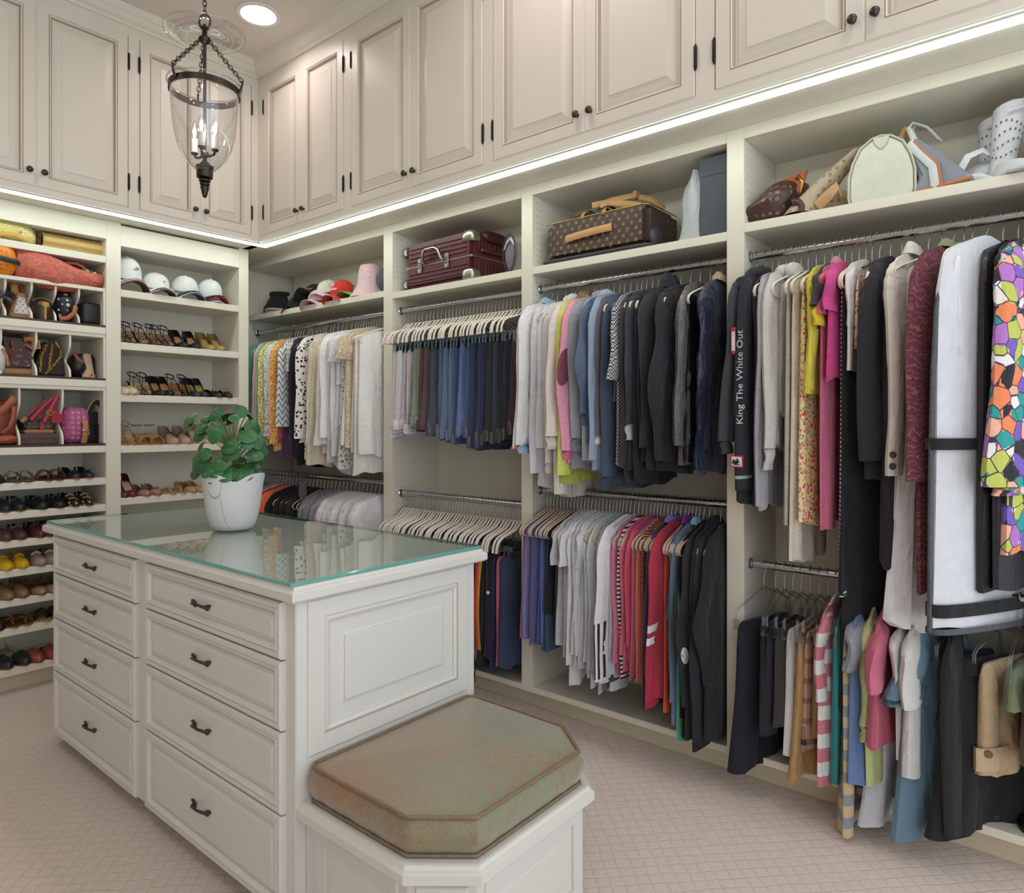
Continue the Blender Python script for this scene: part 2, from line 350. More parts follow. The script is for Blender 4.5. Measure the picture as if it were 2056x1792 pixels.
def door(parent, O, A, N, w, h, knob, hinge):
    """raised panel door; knob, hinge = 'a0' or 'a1' side"""
    b = B(); b.rects(w, h, DFR, O, A, (0, 0, 1), N, marks=(4, 6)); b.f.pop(); b.mi.pop()
    d = b.o('door', [CREAM, GLAZE], parent)
    B().rects(w, h, DPN, O, A, (0, 0, 1), N, marks=(0,)).o('panel', [CREAM, GLAZE], d)
    A = Vector(A); N = Vector(N); O = Vector(O)
    if knob:
        me = KN.get('k') or KNOB.mesh('knob', PEWTER, 50); KN['k'] = me
        k = place('knob', me, d); p = O + A * (.03 if knob == 'a0' else w - .03) + Vector((0, 0, .075)) + N * .003
        k.matrix_local = frame_mat(p, A if N.cross(A).z > 0 else A, N.cross(A)) if False else Matrix.Translation(p) @ N.to_track_quat('Z', 'Y').to_matrix().to_4x4()
    if hinge:
        for zz in (.14, h - .14):
            p = O + A * (-.004 if hinge == 'a0' else w + .004) + Vector((0, 0, zz)) + N * .004
            B().tube([p + Vector((0, 0, -.048)), p + Vector((0, 0, -.04)), p + Vector((0, 0, -.036)), p + Vector((0, 0, .036)), p + Vector((0, 0, .04)), p + Vector((0, 0, .048))], [.002, .005, .0065, .0065, .005, .002], 8).o('hinge', BLACKI, d, 50)
KN = {}
def upper(label, side, a0, a1, am, e0, e1):
    """side 'R': a along x on plane y=UR; side 'L': a along y on plane x=UL. am = meeting of the two doors, e0/e1 outer frame limits"""
    t = thing('upper_cabinet', label, 'cabinet', (0, 0, 0), group='upper cabinets above the light strip')
    b = B()
    if side == 'R':
        fr = lambda p0, p1, z0, z1: b.box(p0, p1, UR, UR + .02, z0, z1)
        A, N = (1, 0, 0), (0, -1, 0); O = lambda a: (a, UR, DB)
        b.box(e0, e1, UR + .02, .375, UB, UB + .02); b.box(e0, e0 + .015, UR + .02, .375, UB + .02, CB); b.box(e1 - .015, e1, UR + .02, .375, UB + .02, CB); b.box(e0, e1, UR + .02, .375, CB, CB + .015)
    else:
        fr = lambda p0, p1, z0, z1: b.box(UL - .02, UL, p0, p1, z0, z1)
        A, N = (0, 1, 0), (1, 0, 0); O = lambda a: (UL, a, DB)
        b.box(-.375, UL - .02, e0, e1, UB, UB + .02); b.box(-.375, UL - .02, e0, e0 + .015, UB + .02, CB); b.box(-.375, UL - .02, e1 - .015, e1, UB + .02, CB); b.box(-.375, UL - .02, e0, e1, CB, CB + .015)
    fr(e0, a0, UB, CB + .02); fr(a1, e1, UB, CB + .02); fr(a0, a1, UB, DB); fr(a0, a1, DT, CB + .02); fr(am - .004, am + .004, DB, DT)
    b.o('face_frame', CREAM, t)
    door(t, O(a0 + .003), A, N, am - a0 - .005, DT - DB, 'a1', 'a0'); door(t, O(am + .002), A, N, a1 - am - .005, DT - DB, 'a0', 'a1')
    return t
upper('upper cabinet with two panel doors, directly beside the room corner above the caps', 'R', .296, 1.108, .70, UL, 1.1435)
upper('upper cabinet with two panel doors above the burgundy suitcase', 'R', 1.179, 2.145, 1.655, 1.1435, 2.176)
upper('upper cabinet with two panel doors above the brown monogram suitcase', 'R', 2.206, 3.181, 2.70, 2.176, 3.217)
upper('upper cabinet with two panel doors above the handbag shelf', 'R', 3.253, 4.225, 3.741, 3.217, 4.26)
upper('upper cabinet with two panel doors seen behind the lantern', 'L', -.995, -.324, -.655, -1.0235, UR)
upper('upper cabinet with two panel doors above the straw clutch', 'L', -1.925, -1.052, -1.486, -1.96, -1.0235)
# soffit and light strips
def strip(label, box_):
    x0, x1, y0, y1 = box_
    t = thing('light_strip', label, 'light', (0, 0, 0), group='light strips under the upper cabinets')
    B().box(x0 - .004, x1 + .004, y0 - .004, y1 + .004, UB - .006, UB - .001).o('channel', plain('white_enamel', 'f2f0ec', .35), t)
    B().box(x0, x1, y0, y1, UB - .011, UB - .006).o('diffuser', emit('led_glow', (.90, 1.0, .93), LED_POWER), t)
strip('glowing white light strip above the hanging rails', (UL - .055, 4.25, UR + .045, UR + .085))
strip('glowing white light strip above the shoe and bag shelves', (UL - .060, UL - .024, -1.95, UR + .04))
# ------------------------------------------------------------------ closet shelving
SD = .36; RZU, RZ = 2.056, .063
KICK = paint('kick_paint', 'dfd3b8', .5)
RAILS = {}
def pegs(parent, face, x, ys, z0, z1, nx):
    b = B(); z = z0
    while z < z1:
        for y in ys:
            if face == 'x': b.add([(x + nx * .0006, y + .0028 * math.cos(k * pi / 3), z + .0028 * math.sin(k * pi / 3)) for k in range(6)], [tuple(range(6))])
            else: b.add([(y + .0028 * math.cos(k * pi / 3), x + nx * .0006, z + .0028 * math.sin(k * pi / 3)) for k in range(6)], [tuple(range(6))])
        z += .032
    o = b.o('peg_hole', plain('peg_hole_dark', '6a5a44', .8), parent, kind='stuff'); return o
def unitR(label, x0, x1, d0, d1, shelf, lo_rail, lo_x=None):
    """x0..x1 clear opening, d0 = left divider span or None, d1 = right divider"""
    t = thing('closet_unit', label, 'shelving', (x0, 0, 0), group='open closet units with rails'); T = Vector((-x0, 0, 0))
    def bx(name, *a, m=CREAM2, bev=.0015): o = B().box(*a).o(name, m, t, None, bev); o.location = T; return o
    for d in (d0, d1):
        if d: bx('divider', d[0], d[1], .0, SD, .10, UB); bx('divider_trim', d[0] - .001, d[1] + .001, -.008, 0, .10, UB - .001) if False else None
    bx('back_panel', x0, x1, SD - .006, SD + .006, .10, UB)
    bx('fascia', x0, x1, .0, .02, 2.503, UB); bx('shelf', x0, x1, .0, SD - .006, shelf - .036, shelf)
    bx('top_panel', x0, x1, .02, SD - .006, 2.503, 2.52)
    bx('shelf', x0, x1, .004, SD - .006, .10, .128); bx('toe_kick', x0, d1[1], .085, .1, .0, .10, m=KICK)
    for zr, xe in ((RZU, None), (lo_rail, lo_x)):
        r = B().tube([(x0, RZ, zr), (xe or x1, RZ, zr)], .0145, 14, flat=.85, up=(0, 0, 1)).o('hanging_rail', CHROME, t, 50); r.location = T
        for xx in (x0, xe or x1):
            q = B().lathe([(.0001, 0), (.022, 0), (.022, .004), (.016, .008), (.016, .014)], 14).o('bracket', CHROME, r, 50)
            q.matrix_local = Matrix.Translation((xx, RZ, zr)) @ Matrix.Rotation(pi / 2 if xx == x0 else -pi / 2, 4, 'Y')
    o = pegs(t, 'x', x0, (.035, .068, .31), .2, 2.48, 1); o.location = T
    return t
unitR('closet unit by the room corner with caps on its top shelf', -.36, 1.111, None, (1.111, 1.191), 2.175, 1.05)
unitR('closet unit of hanging jeans with the burgundy suitcase on top', 1.191, 2.145, None, (2.145, 2.213), 2.155, .995)
unitR('closet unit of coats and jackets with the brown suitcase on top', 2.213, 3.182, None, (3.182, 3.251), 2.155, 1.075)
unitR('closet unit of dresses and garment bags with handbags on top', 3.251, 4.22, None, (4.22, 4.29), 2.175, .85)
B().box(-.37, 4.3, UR + .02, .0, UB - .001, UB).o('trim_3', CREAM2, kind='structure', label='soffit board above the closet units')
B().box(-.37, UL - .02, -1.96, -.216, UB - .001, UB).o('trim_4', CREAM2, kind='structure', label='soffit board above the shoe shelves')
# left wall: shoe shelves and cubbies
L2S = [2.172, 1.869, 1.568, 1.273, .972, .672, .372]
u2 = thing('shoe_shelving', 'open shelving of caps and heeled shoes beside the room corner', 'shelving', (0, -.6, 0)); T2 = Vector((0, .6, 0))
def bxl(par, T, name, *a, m=CREAM2, bev=.0015):
    o = B().box(*a).o(name, m, par, None, bev); o.location = T; return o
bxl(u2, T2, 'divider', -SD, 0, -1.082, -1.004, 0, UB); bxl(u2, T2, 'divider', -SD, 0, -.283, -.216, 0, UB); bxl(u2, T2, 'back_panel', -SD - .006, -SD + .006, -1.004, -.283, .1, UB)
bxl(u2, T2, 'fascia', -.02, 0, -1.004, -.283, 2.42, UB - .012); bxl(u2, T2, 'top_panel', -SD, -.02, -1.004, -.283, 2.42, 2.44)
for z in L2S + [.128]: bxl(u2, T2, 'shelf', -SD + .006, -.004, -1.004, -.283, z - .042, z)
bxl(u2, T2, 'toe_kick', -.1, -.085, -1.004, -.283, 0, .1, m=KICK)
pegs(u2, 'y', -.283, (-.035, -.31), .2, 2.4, -1).location = T2
u1 = thing('bag_shelving', 'tall shelving of divided bag cubbies over shoe shelves', 'shelving', (0, -1.5, 0)); T1 = Vector((0, 1.5, 0))
YL, YR = -1.95, -1.082
bxl(u1, T1, 'divider', -SD, 0, YL - .078, YL, 0, UB); bxl(u1, T1, 'back_panel', -SD - .006, -SD + .006, YL, YR, .1, UB)
bxl(u1, T1, 'fascia', -.02, 0, YL, YR, 2.445, UB - .002); bxl(u1, T1, 'top_panel', -SD, -.02, YL, YR, 2.445, 2.46)
L1S = [1.094, .944, .796, .645, .492, .343, .135]
for z in [2.347] + L1S: bxl(u1, T1, 'shelf', -SD + .006, -.004, YL, YR, z - .038, z)
bxl(u1, T1, 'toe_kick', -.1, -.085, YL, YR, 0, .1, m=KICK)
BROWN = leather('4a3530', .5)
CUB = [(2.165, 1.955, [(11, 600), (64, 590), (112, 600), (159, 600)]), (1.905, 1.655, [(2, 720), (73, 720), (141, 720)]), (1.605, 1.288, [(-45, 840), (39, 840), (126, 840)])]
for zt, zb, dv in CUB:
    bxl(u1, T1, 'cubby_top', -SD + .006, -.01, YL, YR, zt - .02, zt); bxl(u1, T1, 'cubby_base', -SD + .006, -.004, YL, YR, zb - .05, zb - .012)
    bxl(u1, T1, 'cubby_liner', -SD + .006, -.006, YL, YR - .008, zb - .012, zb, m=BROWN); bxl(u1, T1, 'cubby_side', -SD + .006, -.006, YR - .012, YR, zb, zt - .02)
    for u, v in dv:
        y = onX(u, v, -.02)[1]; h = zt - .02 - zb; pr = []
        for i in range(17):
            q = i / 16; k = 1 / (1 + math.exp(-(q - .5) * 18)); pr.append((-.085 + .07 * k if zt > 2 else -.02 - .075 * math.exp(-((q - .42) / .17) ** 2), zb + q * h))
        if zt > 2: pr = [(-.02 - .07 * math.exp(-((q - .45) / .2) ** 2), zb + q * h) for q in [i / 16 for i in range(17)]]
        b = B(); poly = [(-SD + .01, zb)] + pr + [(-SD + .01, zt - .02)]; n = len(poly)
        b.add([(x, y - .005, z) for x, z in poly] + [(x, y + .005, z) for x, z in poly], [tuple(range(n)), tuple(range(2 * n - 1, n - 1, -1))] + [(i, n + i, n + (i + 1) % n, (i + 1) % n) for i in range(n)])
        o = b.o('cubby_divider', CREAM2, u1); o.location = T1
# ------------------------------------------------------------------ island
IX0, IX1, IY0, IY1 = .78, 2.64, -1.58, -.876
isl = thing('island_dresser', 'cream island dresser with eight drawers and raised end panel', 'dresser', (1.7, -1.2, 0)); TI = Vector((-1.7, 1.2, 0))
def bi(name, *a, m=WHITEP, bev=.002):
    o = B().box(*a).o(name, m, isl, None, bev); o.location = TI; return o
bi('carcass', IX0, IX1, IY0, IY1, .06, .925); bi('toe_kick', IX0 + .11, IX1 - .02, IY0 + .06, IY1 - .06, 0, .06, m=paint('kick_tan', 'c9b89c', .5))
b = B(); SX0, SX1, SY0, SY1 = .732, 2.668, -1.608, -.838
b.rects(SX1 - SX0, SY1 - SY0, [(.03, .922), (.006, .924), (0, .930), (0, .950), (.006, .955), (.012, .957), (.014, .965)], (SX0, SY0, 0), (1, 0, 0), (0, 1, 0), (0, 0, 1), True)
o = b.o('countertop', WHITEP, isl); o.location = TI
DRW = [(0, .0), (0, .013), (.005, .018), (.017, .018), (.0185, .0145), (.022, .0185), (.028, .0165), (.034, .007), (.040, .0065), (.046, .007), (.053, .0130), (.055, .0132)]
def pull(par, p):
    """antique bow pull with two cast leaf feet, lying along x on a face that looks to -y"""
    x, y, z = p; b = B(); pts = []
    for i in range(13):
        q = i / 12 * 2 - 1; pts.append((x + q * .040, y - .006 - .022 * (1 - abs(q) ** 2.6), z - .004 + .012 * (1 - abs(q) ** 2.2)))
    b.tube(pts, [.0035 + .0025 * abs(i / 6 - 1) ** 2 for i in range(13)], 8)
    for s_ in (-1, 1):
        b.ball((x + s_ * .042, y - .005, z - .003), .0085, 8, 6, (1.2, .7, 1.1), .25, 3)
        b.ball((x + s_ * .054, y - .004, z + .004), .0055, 8, 6, (1.3, .7, .8), .3, 5); b.ball((x + s_ * .036, y - .004, z - .010), .005, 8, 6, (.9, .7, 1.1), .2, 6)
    return b.o('handle', PEWTER, par, 60)
for xa, xb in ((.836, 1.663), (1.745, 2.594)):
    for z0, z1 in ((.760, .915), (.567, .755), (.340, .562), (.068, .335)):
        b = B().rects(xb - xa, z1 - z0, DRW, (xa, IY0, z0), (1, 0, 0), (0, 0, 1), (0, -1, 0), marks=(7,))
        d = b.o('drawer', [WHITEP, paint('island_glaze', 'cfc6b6', .4)], isl); d.location = TI
        h = pull(d, ((xa + xb) / 2 if xa < 1 else 2.15, IY0 - .012, (z0 + z1) / 2 + (.0 if z1 > .9 else .005)))
EPN = [(0, -.012), (0, .004), (.005, .008), (.050, .008), (.051, .003), (.060, .011), (.069, .006), (.071, -.009), (.076, -.010), (.120, .002), (.1205, .007), (.124, .008)]
w_, h_ = .63, .425
b = B().rects(w_, h_, EPN[:8], (IX1, -1.544, .493), (0, 1, 0), (0, 0, 1), (1, 0, 0), marks=(3,)); b.f.pop(); b.mi.pop()
ep = b.o('end_panel', [WHITEP, paint('island_glaze', 'cfc6b6', .4)], isl); ep.location = TI
B().rects(w_, h_, EPN[7:], (IX1, -1.544, .493), (0, 1, 0), (0, 0, 1), (1, 0, 0)).o('raised_field', WHITEP, ep)
# glass sheet on the island
def glassmat():
    t = NT('green_edged_glass'); t.fin(.02, 0, IOR=1.5); t.base(lin('b9d9d0')); t.b.inputs['Transmission Weight'].default_value = .0
    return t.m
GT = thin_glass('glass_sheet_top', (.87, .95, .92), 1.5, 0, 3.6)
gl = thing('glass_sheet', 'clear glass sheet with green edge lying on the island', 'glass top', (1.7, -1.22, .9655))
b = B().rects(1.892, .757, [(.0, .001), (.0, .006), (.004, .0095)], (-.946, -.378, 0), (1, 0, 0), (0, 1, 0), (0, 0, 1), True)
fi = b.f.index(max(b.f, key=lambda q: -1)) if False else None
b.mi = [1] * 8 + [0, 0]; b.f.pop(); b.mi.pop()
t_ = NT('glass_edge_green'); t_.base(lin('5fa79c')); GE = t_.fin(.08); 
b.o('pane', [GT, GE], gl)
for sx, sy in ((-.88, -.32), (.88, -.32), (-.88, .32), (.88, .32)):
    B().lathe([(.0001, 0), (.008, 0), (.008, .001), (.0001, .001)], 14, (sx, sy, -.0005)).o('bumper', plain('clear_bumper', 'aab8b2', .3), gl)
# bench end of the island
def cham(x0, x1, y0, y1, cx, cy): return [(x0, y0), (x1 - cx, y0), (x1, y0 + cy), (x1, y1 - cy), (x1 - cx, y1), (x0, y1)]
bn = thing('bench', 'white chamfered bench attached to the end of the island', 'bench', (2.9, -1.226, 0)); TB = Vector((-2.9, 1.226, 0))
BP = cham(IX1 + .001, 3.205, -1.578, -.874, .14, .115)
def ins(d): return cham(IX1 + .001, 3.205 - d, -1.578 + d, -.874 - d, .14 - d * .4, .115 - d * .5)
b = B(); PRF = [(.022, .335), (.006, .337), (0, .342), (0, .364), (.006, .368), (.010, .370), (.014, .378), (.02, .380)]
V = []; F = []
for d, z in PRF: V += [(x, y, z) for x, y in ins(d)]
for i in range(len(PRF) - 1): F += [(i * 6 + k, i * 6 + (k + 1) % 6, i * 6 + 6 + (k + 1) % 6, i * 6 + 6 + k) for k in range(6)]
F += [tuple(reversed(range(6))), tuple(range((len(PRF) - 1) * 6, len(PRF) * 6))]
o = b.add(V, F).o('bench_top', WHITEP, bn); o.location = TB
o = B().prism(ins(.03), .06, .336).o('bench_body', WHITEP, bn, None, .002); o.location = TB
o = B().prism(ins(.09), .0, .06).o('toe_kick', KICK, bn); o.location = TB
pl = ins(.03); BPN = [(0, -.006), (0, .003), (.003, .006), (.026, .006), (.028, .001), (.033, .002), (.036, -.004), (.05, -.003), (.062, .002)]
for i in range(5):
    a = Vector((*pl[i], 0)); c = Vector((*pl[i + 1], 0)); dr = (c - a).normalized(); nn = Vector((dr.y, -dr.x, 0)); Lh = (c - a).length; m_ = .028 if Lh > .2 else .02
    if i in (0, 4): a2 = a + dr * (.05 if i == 0 else .03); wd = Lh - .08
    else: a2 = a + dr * m_; wd = Lh - 2 * m_
    o = B().rects(wd, .235, BPN, a2 + Vector((0, 0, .085)), dr, (0, 0, 1), nn, marks=(3,)).o('panel', [WHITEP, paint('island_glaze', 'cfc6b6', .4)], bn); o.location = TB
# cushion
def brocade():
    t = NT('copper_green_brocade'); v = t.vor(48, t.coord((1, 1.2, .6))).outputs[0]; big = t.noise(6, detail=5, rough=.65); fine = t.noise(150, t.coord((1, 3, 1)), 2)
    scr = t.noise(46, t.coord((1, 1.3, 1)), 3, .6, 1.6); g = t.math('GREATER_THAN', t.math('ADD', t.math('MULTIPLY', scr, .75), t.math('ADD', t.math('MULTIPLY', v, .22), t.math('MULTIPLY', big, .38))), .61)
    sx = t.math('MULTIPLY', t.math('ADD', t.sep()[0], t.sep()[1]), .9); big2 = t.math('ADD', t.noise(3.2, detail=2), sx)
    gr = t.mix(fine, lin('666a50'), lin('97987a')); cp = t.mix(fine, lin('78583a'), lin('ad7f58'))
    t.base(t.mix(t.math('MULTIPLY', g, t.math('MINIMUM', t.math('MAXIMUM', t.math('ADD', big2, .25), .25), 1.0)), cp, gr)); t.bump(t.math('ADD', fine, t.math('MULTIPLY', v, .4)), .25, .002)
    m = t.fin(.42); t.b.inputs['Sheen Weight'].default_value = .5; return m
BRC = brocade()
cu = thing('bench_cushion', 'octagonal green and copper brocade cushion on the bench', 'cushion', (2.9, -1.226, .381)); 
def cpoly(d, n=10):
    P = cham(IX1 + .012 + d, 3.17 - d, -1.545 + d, -.907 - d, .13, .105); P = [(IX1 + .03 + d, -1.545 + d)] + P[1:5] + [(IX1 + .03 + d, -.907 - d), (IX1 + .012 + d, -.925 - d), (IX1 + .012 + d, -1.527 + d)]
    out = []
    for i in range(len(P)):
        a = P[i]; c = P[(i + 1) % len(P)]
        for k in range(n): q = k / n; out.append((a[0] + (c[0] - a[0]) * q - 2.9, a[1] + (c[1] - a[1]) * q + 1.226))
    return out
rows = []
for d, z in ((.02, 0), (.006, .003), (-.002, .02), (-.009, .045), (-.007, .070), (.004, .092)):
    rows.append([(x + .0018 * math.sin(70 * (x + y) + z * 60), y + .0018 * math.sin(61 * (x - y)), z) for x, y in cpoly(d)])
top = []
for i in range(8):
    q = i / 7; k = 1 - q; zz = .092 + .022 * (1 - (1 - q) ** 2.2)
    top.append([(x * k, y * k, zz) for x, y in cpoly(.004)])
b = B().grid(np.array(rows), 0, True); b.o('boxing', BRC, cu, 45)
B().grid(np.array(top), 0, True).o('cushion_top', BRC, cu, 80)
B().tube([(x, y, .094) for x, y in cpoly(.001)], .0055, 6, closed=True).o('piping', cloth('8a7458', rough=.6), cu, 80)
B().tube([(x, y, .006) for x, y in cpoly(-.001)], .0045, 6, closed=True).o('piping', cloth('8a7458', rough=.6), cu, 80)
# ------------------------------------------------------------------ lantern
LX, LY = onZ(411, 380, 2.335)[:2] if False else (1.53, -1.275)
la = thing('hanging_lantern', 'clear glass bell jar lantern on chains with candle bulbs', 'lantern', (LX, LY, 2.31))
GLS = thin_glass('lantern_glass', (.95, .96, .965), 1.75, .03, 2.6)
def up(v): return 1.4 + (850 - v) * 2.79 / 1392 - 2.31           # height of a picture row on the lantern's own vertical, measured at its distance
B().lathe([(.0001, 0), (.006, .003), (.010, .012), (.014, .030), (.0175, .044), (.014, .048), (.019, .053), (.019, .058), (.015, .062), (.022, .066), (.022, .073), (.018, .078), (.030, .081), (.031, .086), (.031, .118), (.034, .120), (.034, .127), (.028, .128), (.0001, .129)], 24).o('finial_cup', BRONZE, la, 45)
gp = [(r_, .105 + (z_ - .12) * .785) for r_, z_ in [(.028, .120), (.055, .150), (.085, .195), (.104, .255), (.117, .330), (.124, .42), (.128, .50), (.130, .535), (.128, .548), (.132, .556), (.140, .566)]]
B().lathe(gp, 40).o('bell_jar', GLS, la, 80)
B().tube([(.140 * math.cos(a * pi / 20), .140 * math.sin(a * pi / 20), .455) for a in range(40)], .0035, 6, closed=True).o('jar_rim', GLS, la, 80)
B().lathe([(.1305, .418), (.1345, .418), (.1345, .443), (.1305, .443), (.1305, .418)], 40).o('band', BRONZE, la, 40)
DZ = up(72)
dp = [(.020, DZ + .012), (.06, DZ + .006), (.10, DZ - .004), (.135, DZ + .002), (.152, DZ + .012), (.154, DZ + .015)]
B().lathe(dp, 40).o('smoke_disc', GLS, la, 80); B().tube([(.154 * math.cos(a * pi / 20), .154 * math.sin(a * pi / 20), DZ + .014) for a in range(40)], .003, 6, closed=True).o('disc_rim', GLS, la, 80)
B().tube([(0, 0, .1), (0, 0, DZ + .02)], .0065, 10).o('stem', BRONZE, la, 60)
B().lathe([(.0001, DZ - .028), (.012, DZ - .026), (.022, DZ - .016), (.022, DZ - .004), (.012, DZ + .004), (.008, DZ + .03), (.014, DZ + .036), (.006, DZ + .05), (.0001, DZ + .05)], 16).o('hub', BRONZE, la, 45)
B().lathe([(.0001, .128), (.014, .131), (.018, .139), (.009, .149), (.009, .162), (.016, .167), (.016, .182), (.007, .192), (.0001, .193)], 16).o('candle_hub', BRONZE, la, 45)
def chain(par, p, q, n, rl=.010, rw=.0065):
    p = Vector(p); q = Vector(q); d = (q - p) / n; t = d.normalized(); sd = t.cross(Vector((0, 0, 1))); sd = sd.normalized() if sd.length > 1e-3 else Vector((1, 0, 0)); ot = t.cross(sd)
    me = None
    for i in range(n):
        w = sd if i % 2 else ot; c = p + d * (i + .5)
        if i < 2:
            B_ = B().tube([Vector((rw * math.cos(a * pi / 5), 0, rl * math.sin(a * pi / 5))) for a in range(10)], .0019, 5, closed=True, up=(0, 1, 0))
            me = me or B_.mesh('chain_link', BRONZE, 80)
        o = place('chain_link', me, par); z = t; x = w; y = z.cross(x); m = Matrix((x, y, z)).transposed().to_4x4(); m.translation = c; o.matrix_local = m
for k in range(3):
    a = math.radians(129.6 - 90 + 4) + k * 2 * pi / 3; c, s_ = math.cos(a), math.sin(a)
    hk = B().tube([(.134 * c, .134 * s_, .430), (.143 * c, .143 * s_, .446), (.149 * c, .149 * s_, .466), (.145 * c, .145 * s_, .475)], [.006, .005, .004, .006], 8).o('chain_hook', BRONZE, la, 60)
    chain(la, (.147 * c, .147 * s_, .474), (.016 * c, .016 * s_, DZ - .014), 13, .0135, .0075)
B().tube([(.022 * math.cos(i * pi / 8) * RT[0], .022 * math.cos(i * pi / 8) * RT[1], DZ + .062 + .030 * math.sin(i * pi / 8)) for i in range(16)], .0045, 8, closed=True, up=(.6, .8, 0)).o('hanging_ring', BRONZE, la, 80)
chain(la, (0, 0, DZ + .086), (0, 0, CZ - 2.31 - .02), 30, .014, .008)
B().lathe([(.06, CZ - 2.312), (.058, CZ - 2.325), (.02, CZ - 2.335), (.0001, CZ - 2.335)], 24).o('ceiling_plate', BRONZE, la, 45)
IV = plain('ivory_candle_sleeve', 'efe8da', .5)
for k, a in enumerate((math.radians(200), math.radians(20), math.radians(320))):
    R_ = .052; c, s_ = math.cos(a) * R_, math.sin(a) * R_; z0 = .182
    arm = B().tube([(c * .15, s_ * .15, .172), (c * .5, s_ * .5, .165), (c * .9, s_ * .9, .169), (c, s_, z0)], .005, 8).o('candle_arm', BRONZE, la, 60)
    B().lathe([(.0001, 0), (.009, .001), (.014, .006), (.014, .009), (.010, .010)], 12, (c, s_, z0 - .003)).o('drip_cup', BRONZE, arm, 45)
    B().lathe([(.0115, .008), (.0115, .062), (.0001, .062)], 14, (c, s_, z0)).o('candle_sleeve', IV, arm, 45)
    bu = B().lathe([(.007, .062), (.012, .074), (.0155, .088), (.0145, .104), (.009, .120), (.003, .134), (.0005, .140)], 14, (c, s_, z0)).o('bulb', GLS, arm, 80)
    B().lathe([(.0005, .080), (.005, .086), (.0065, .094), (.004, .104), (.0005, .110)], 8, (c, s_, z0)).o('filament', emit('bulb_glow', (1.0, .90, .86), BULB_POWER * 12), bu, 80)
# ------------------------------------------------------------------ potted plant on the island
PX, PY = onZ(468, 1062, .975)[:2]
pot = thing('flower_pot', 'white glazed wavy-rimmed ceramic pot standing on the glass', 'pot', (PX, PY, .9755))
def glaze():
    t = NT('white_crackle_glaze'); n = t.noise(6, t.coord((1, 1, .35)), 4); v = t.vor(3.2, t.coord((1, 1, .12)), 'DISTANCE_TO_EDGE').outputs[0]
    c = t.mix(n, lin('d2d2d4'), lin('efeff0')); t.base(t.mix(t.math('MULTIPLY', t.math('LESS_THAN', v, .003), .5), c, lin('7d808a'))); t.bump(n, .3, .01); return t.fin(.28)
PG = glaze(); rows = []; rim = []
for i, (r, z) in enumerate(((.0001, .004), (.060, .0), (.076, .006), (.088, .025), (.098, .06), (.107, .11), (.113, .16), (.116, .19), (.120, .218))):
    row = []
    for k in range(48):
        a = 2 * pi * k / 48; lob = .5 + .5 * math.cos(4 * (a - .35)); q = max(0, (z - .12) / .1)
        zz = z + (.012 * lob - .02 * (1 - lob) ** 3) * q; rr = r * (1 + .035 * (lob - .5) * min(1, z / .05)) + .012 * lob * q ** 2
        row.append((rr * math.cos(a), rr * math.sin(a), zz))
    rows.append(row)
inner = [[(x * .93, y * .93, z - .003) for x, y, z in rows[-1]], [(x * .88, y * .88, .16) for x, y, z in rows[-1]], [(x * .01, y * .01, .17) for x, y, z in rows[-1]]]
B().grid(np.array(rows + inner[:2]), 0, True).o('pot_wall', PG, pot, 60)
B().grid(np.array(inner[1:]), 0, True).o('soil', plain('potting_soil', '4a3b30', .95), pot, 60)
plant = thing('potted_plant', 'green round-leaved plant growing from the white pot', 'plant', (PX, PY, 1.14))
def leafmat(i):
    t = NT('pilea_leaf'); c = ('22552f', '2f6a3a', '1c472c')[i]; n = t.noise(20, detail=2); v = t.n('ShaderNodeTexWave', {'Scale': 8.0, 'Distortion': 3.0, 'Vector': t.coord()})
    t.base(t.mix(t.math('MULTIPLY', n, v.outputs[1]), lin(c), lin('4a8a4c'))); m = t.fin(.34); t.b.inputs['Subsurface Weight'].default_value = 0; return m
LM = [leafmat(i) for i in range(3)]; STM = plain('leaf_stalk', '7a9a58', .5); WOOD = plain('plant_stem', '5f5040', .8)
LEAF = []
for i in range(3):
    b = B(); P = []
    for r_ in (0, .35, .7, .92, 1.0):
        P.append([(r_ * math.cos(a * pi / 9) * (1 + .03 * i), r_ * math.sin(a * pi / 9) * .94, -.18 * r_ ** 2 + .03 * math.cos(2 * a * pi / 9) * r_ - .04 * (r_ > .9)) for a in range(18)])
    LEAF.append(b.grid(np.array(P), 0, True).mesh('leaf', LM[i], 80))
rp = random.Random(11)
B().tube([(0, 0, -.02), (.004, -.01, .05), (-.006, .006, .11), (.0, .0, .17)], [.009, .008, .006, .003], 8).o('stem', WOOD, plant, 80)
vr = Vector((RT[0], RT[1], 0)); vf = Vector((FW[0], FW[1], 0))
leaves = [(-.175, .255, .02, .040), (-.155, .285, .0, .034)]
for i in range(84):
    h = rp.uniform(.045, .315); sp = .115 * (1 - (abs(h - .15) / .24) ** 2) + .02; a = rp.uniform(-pi, pi)
    leaves.append((math.sin(a) * sp * rp.uniform(.75, 1.05), h, -math.cos(a) * sp, rp.uniform(.020, .036)))
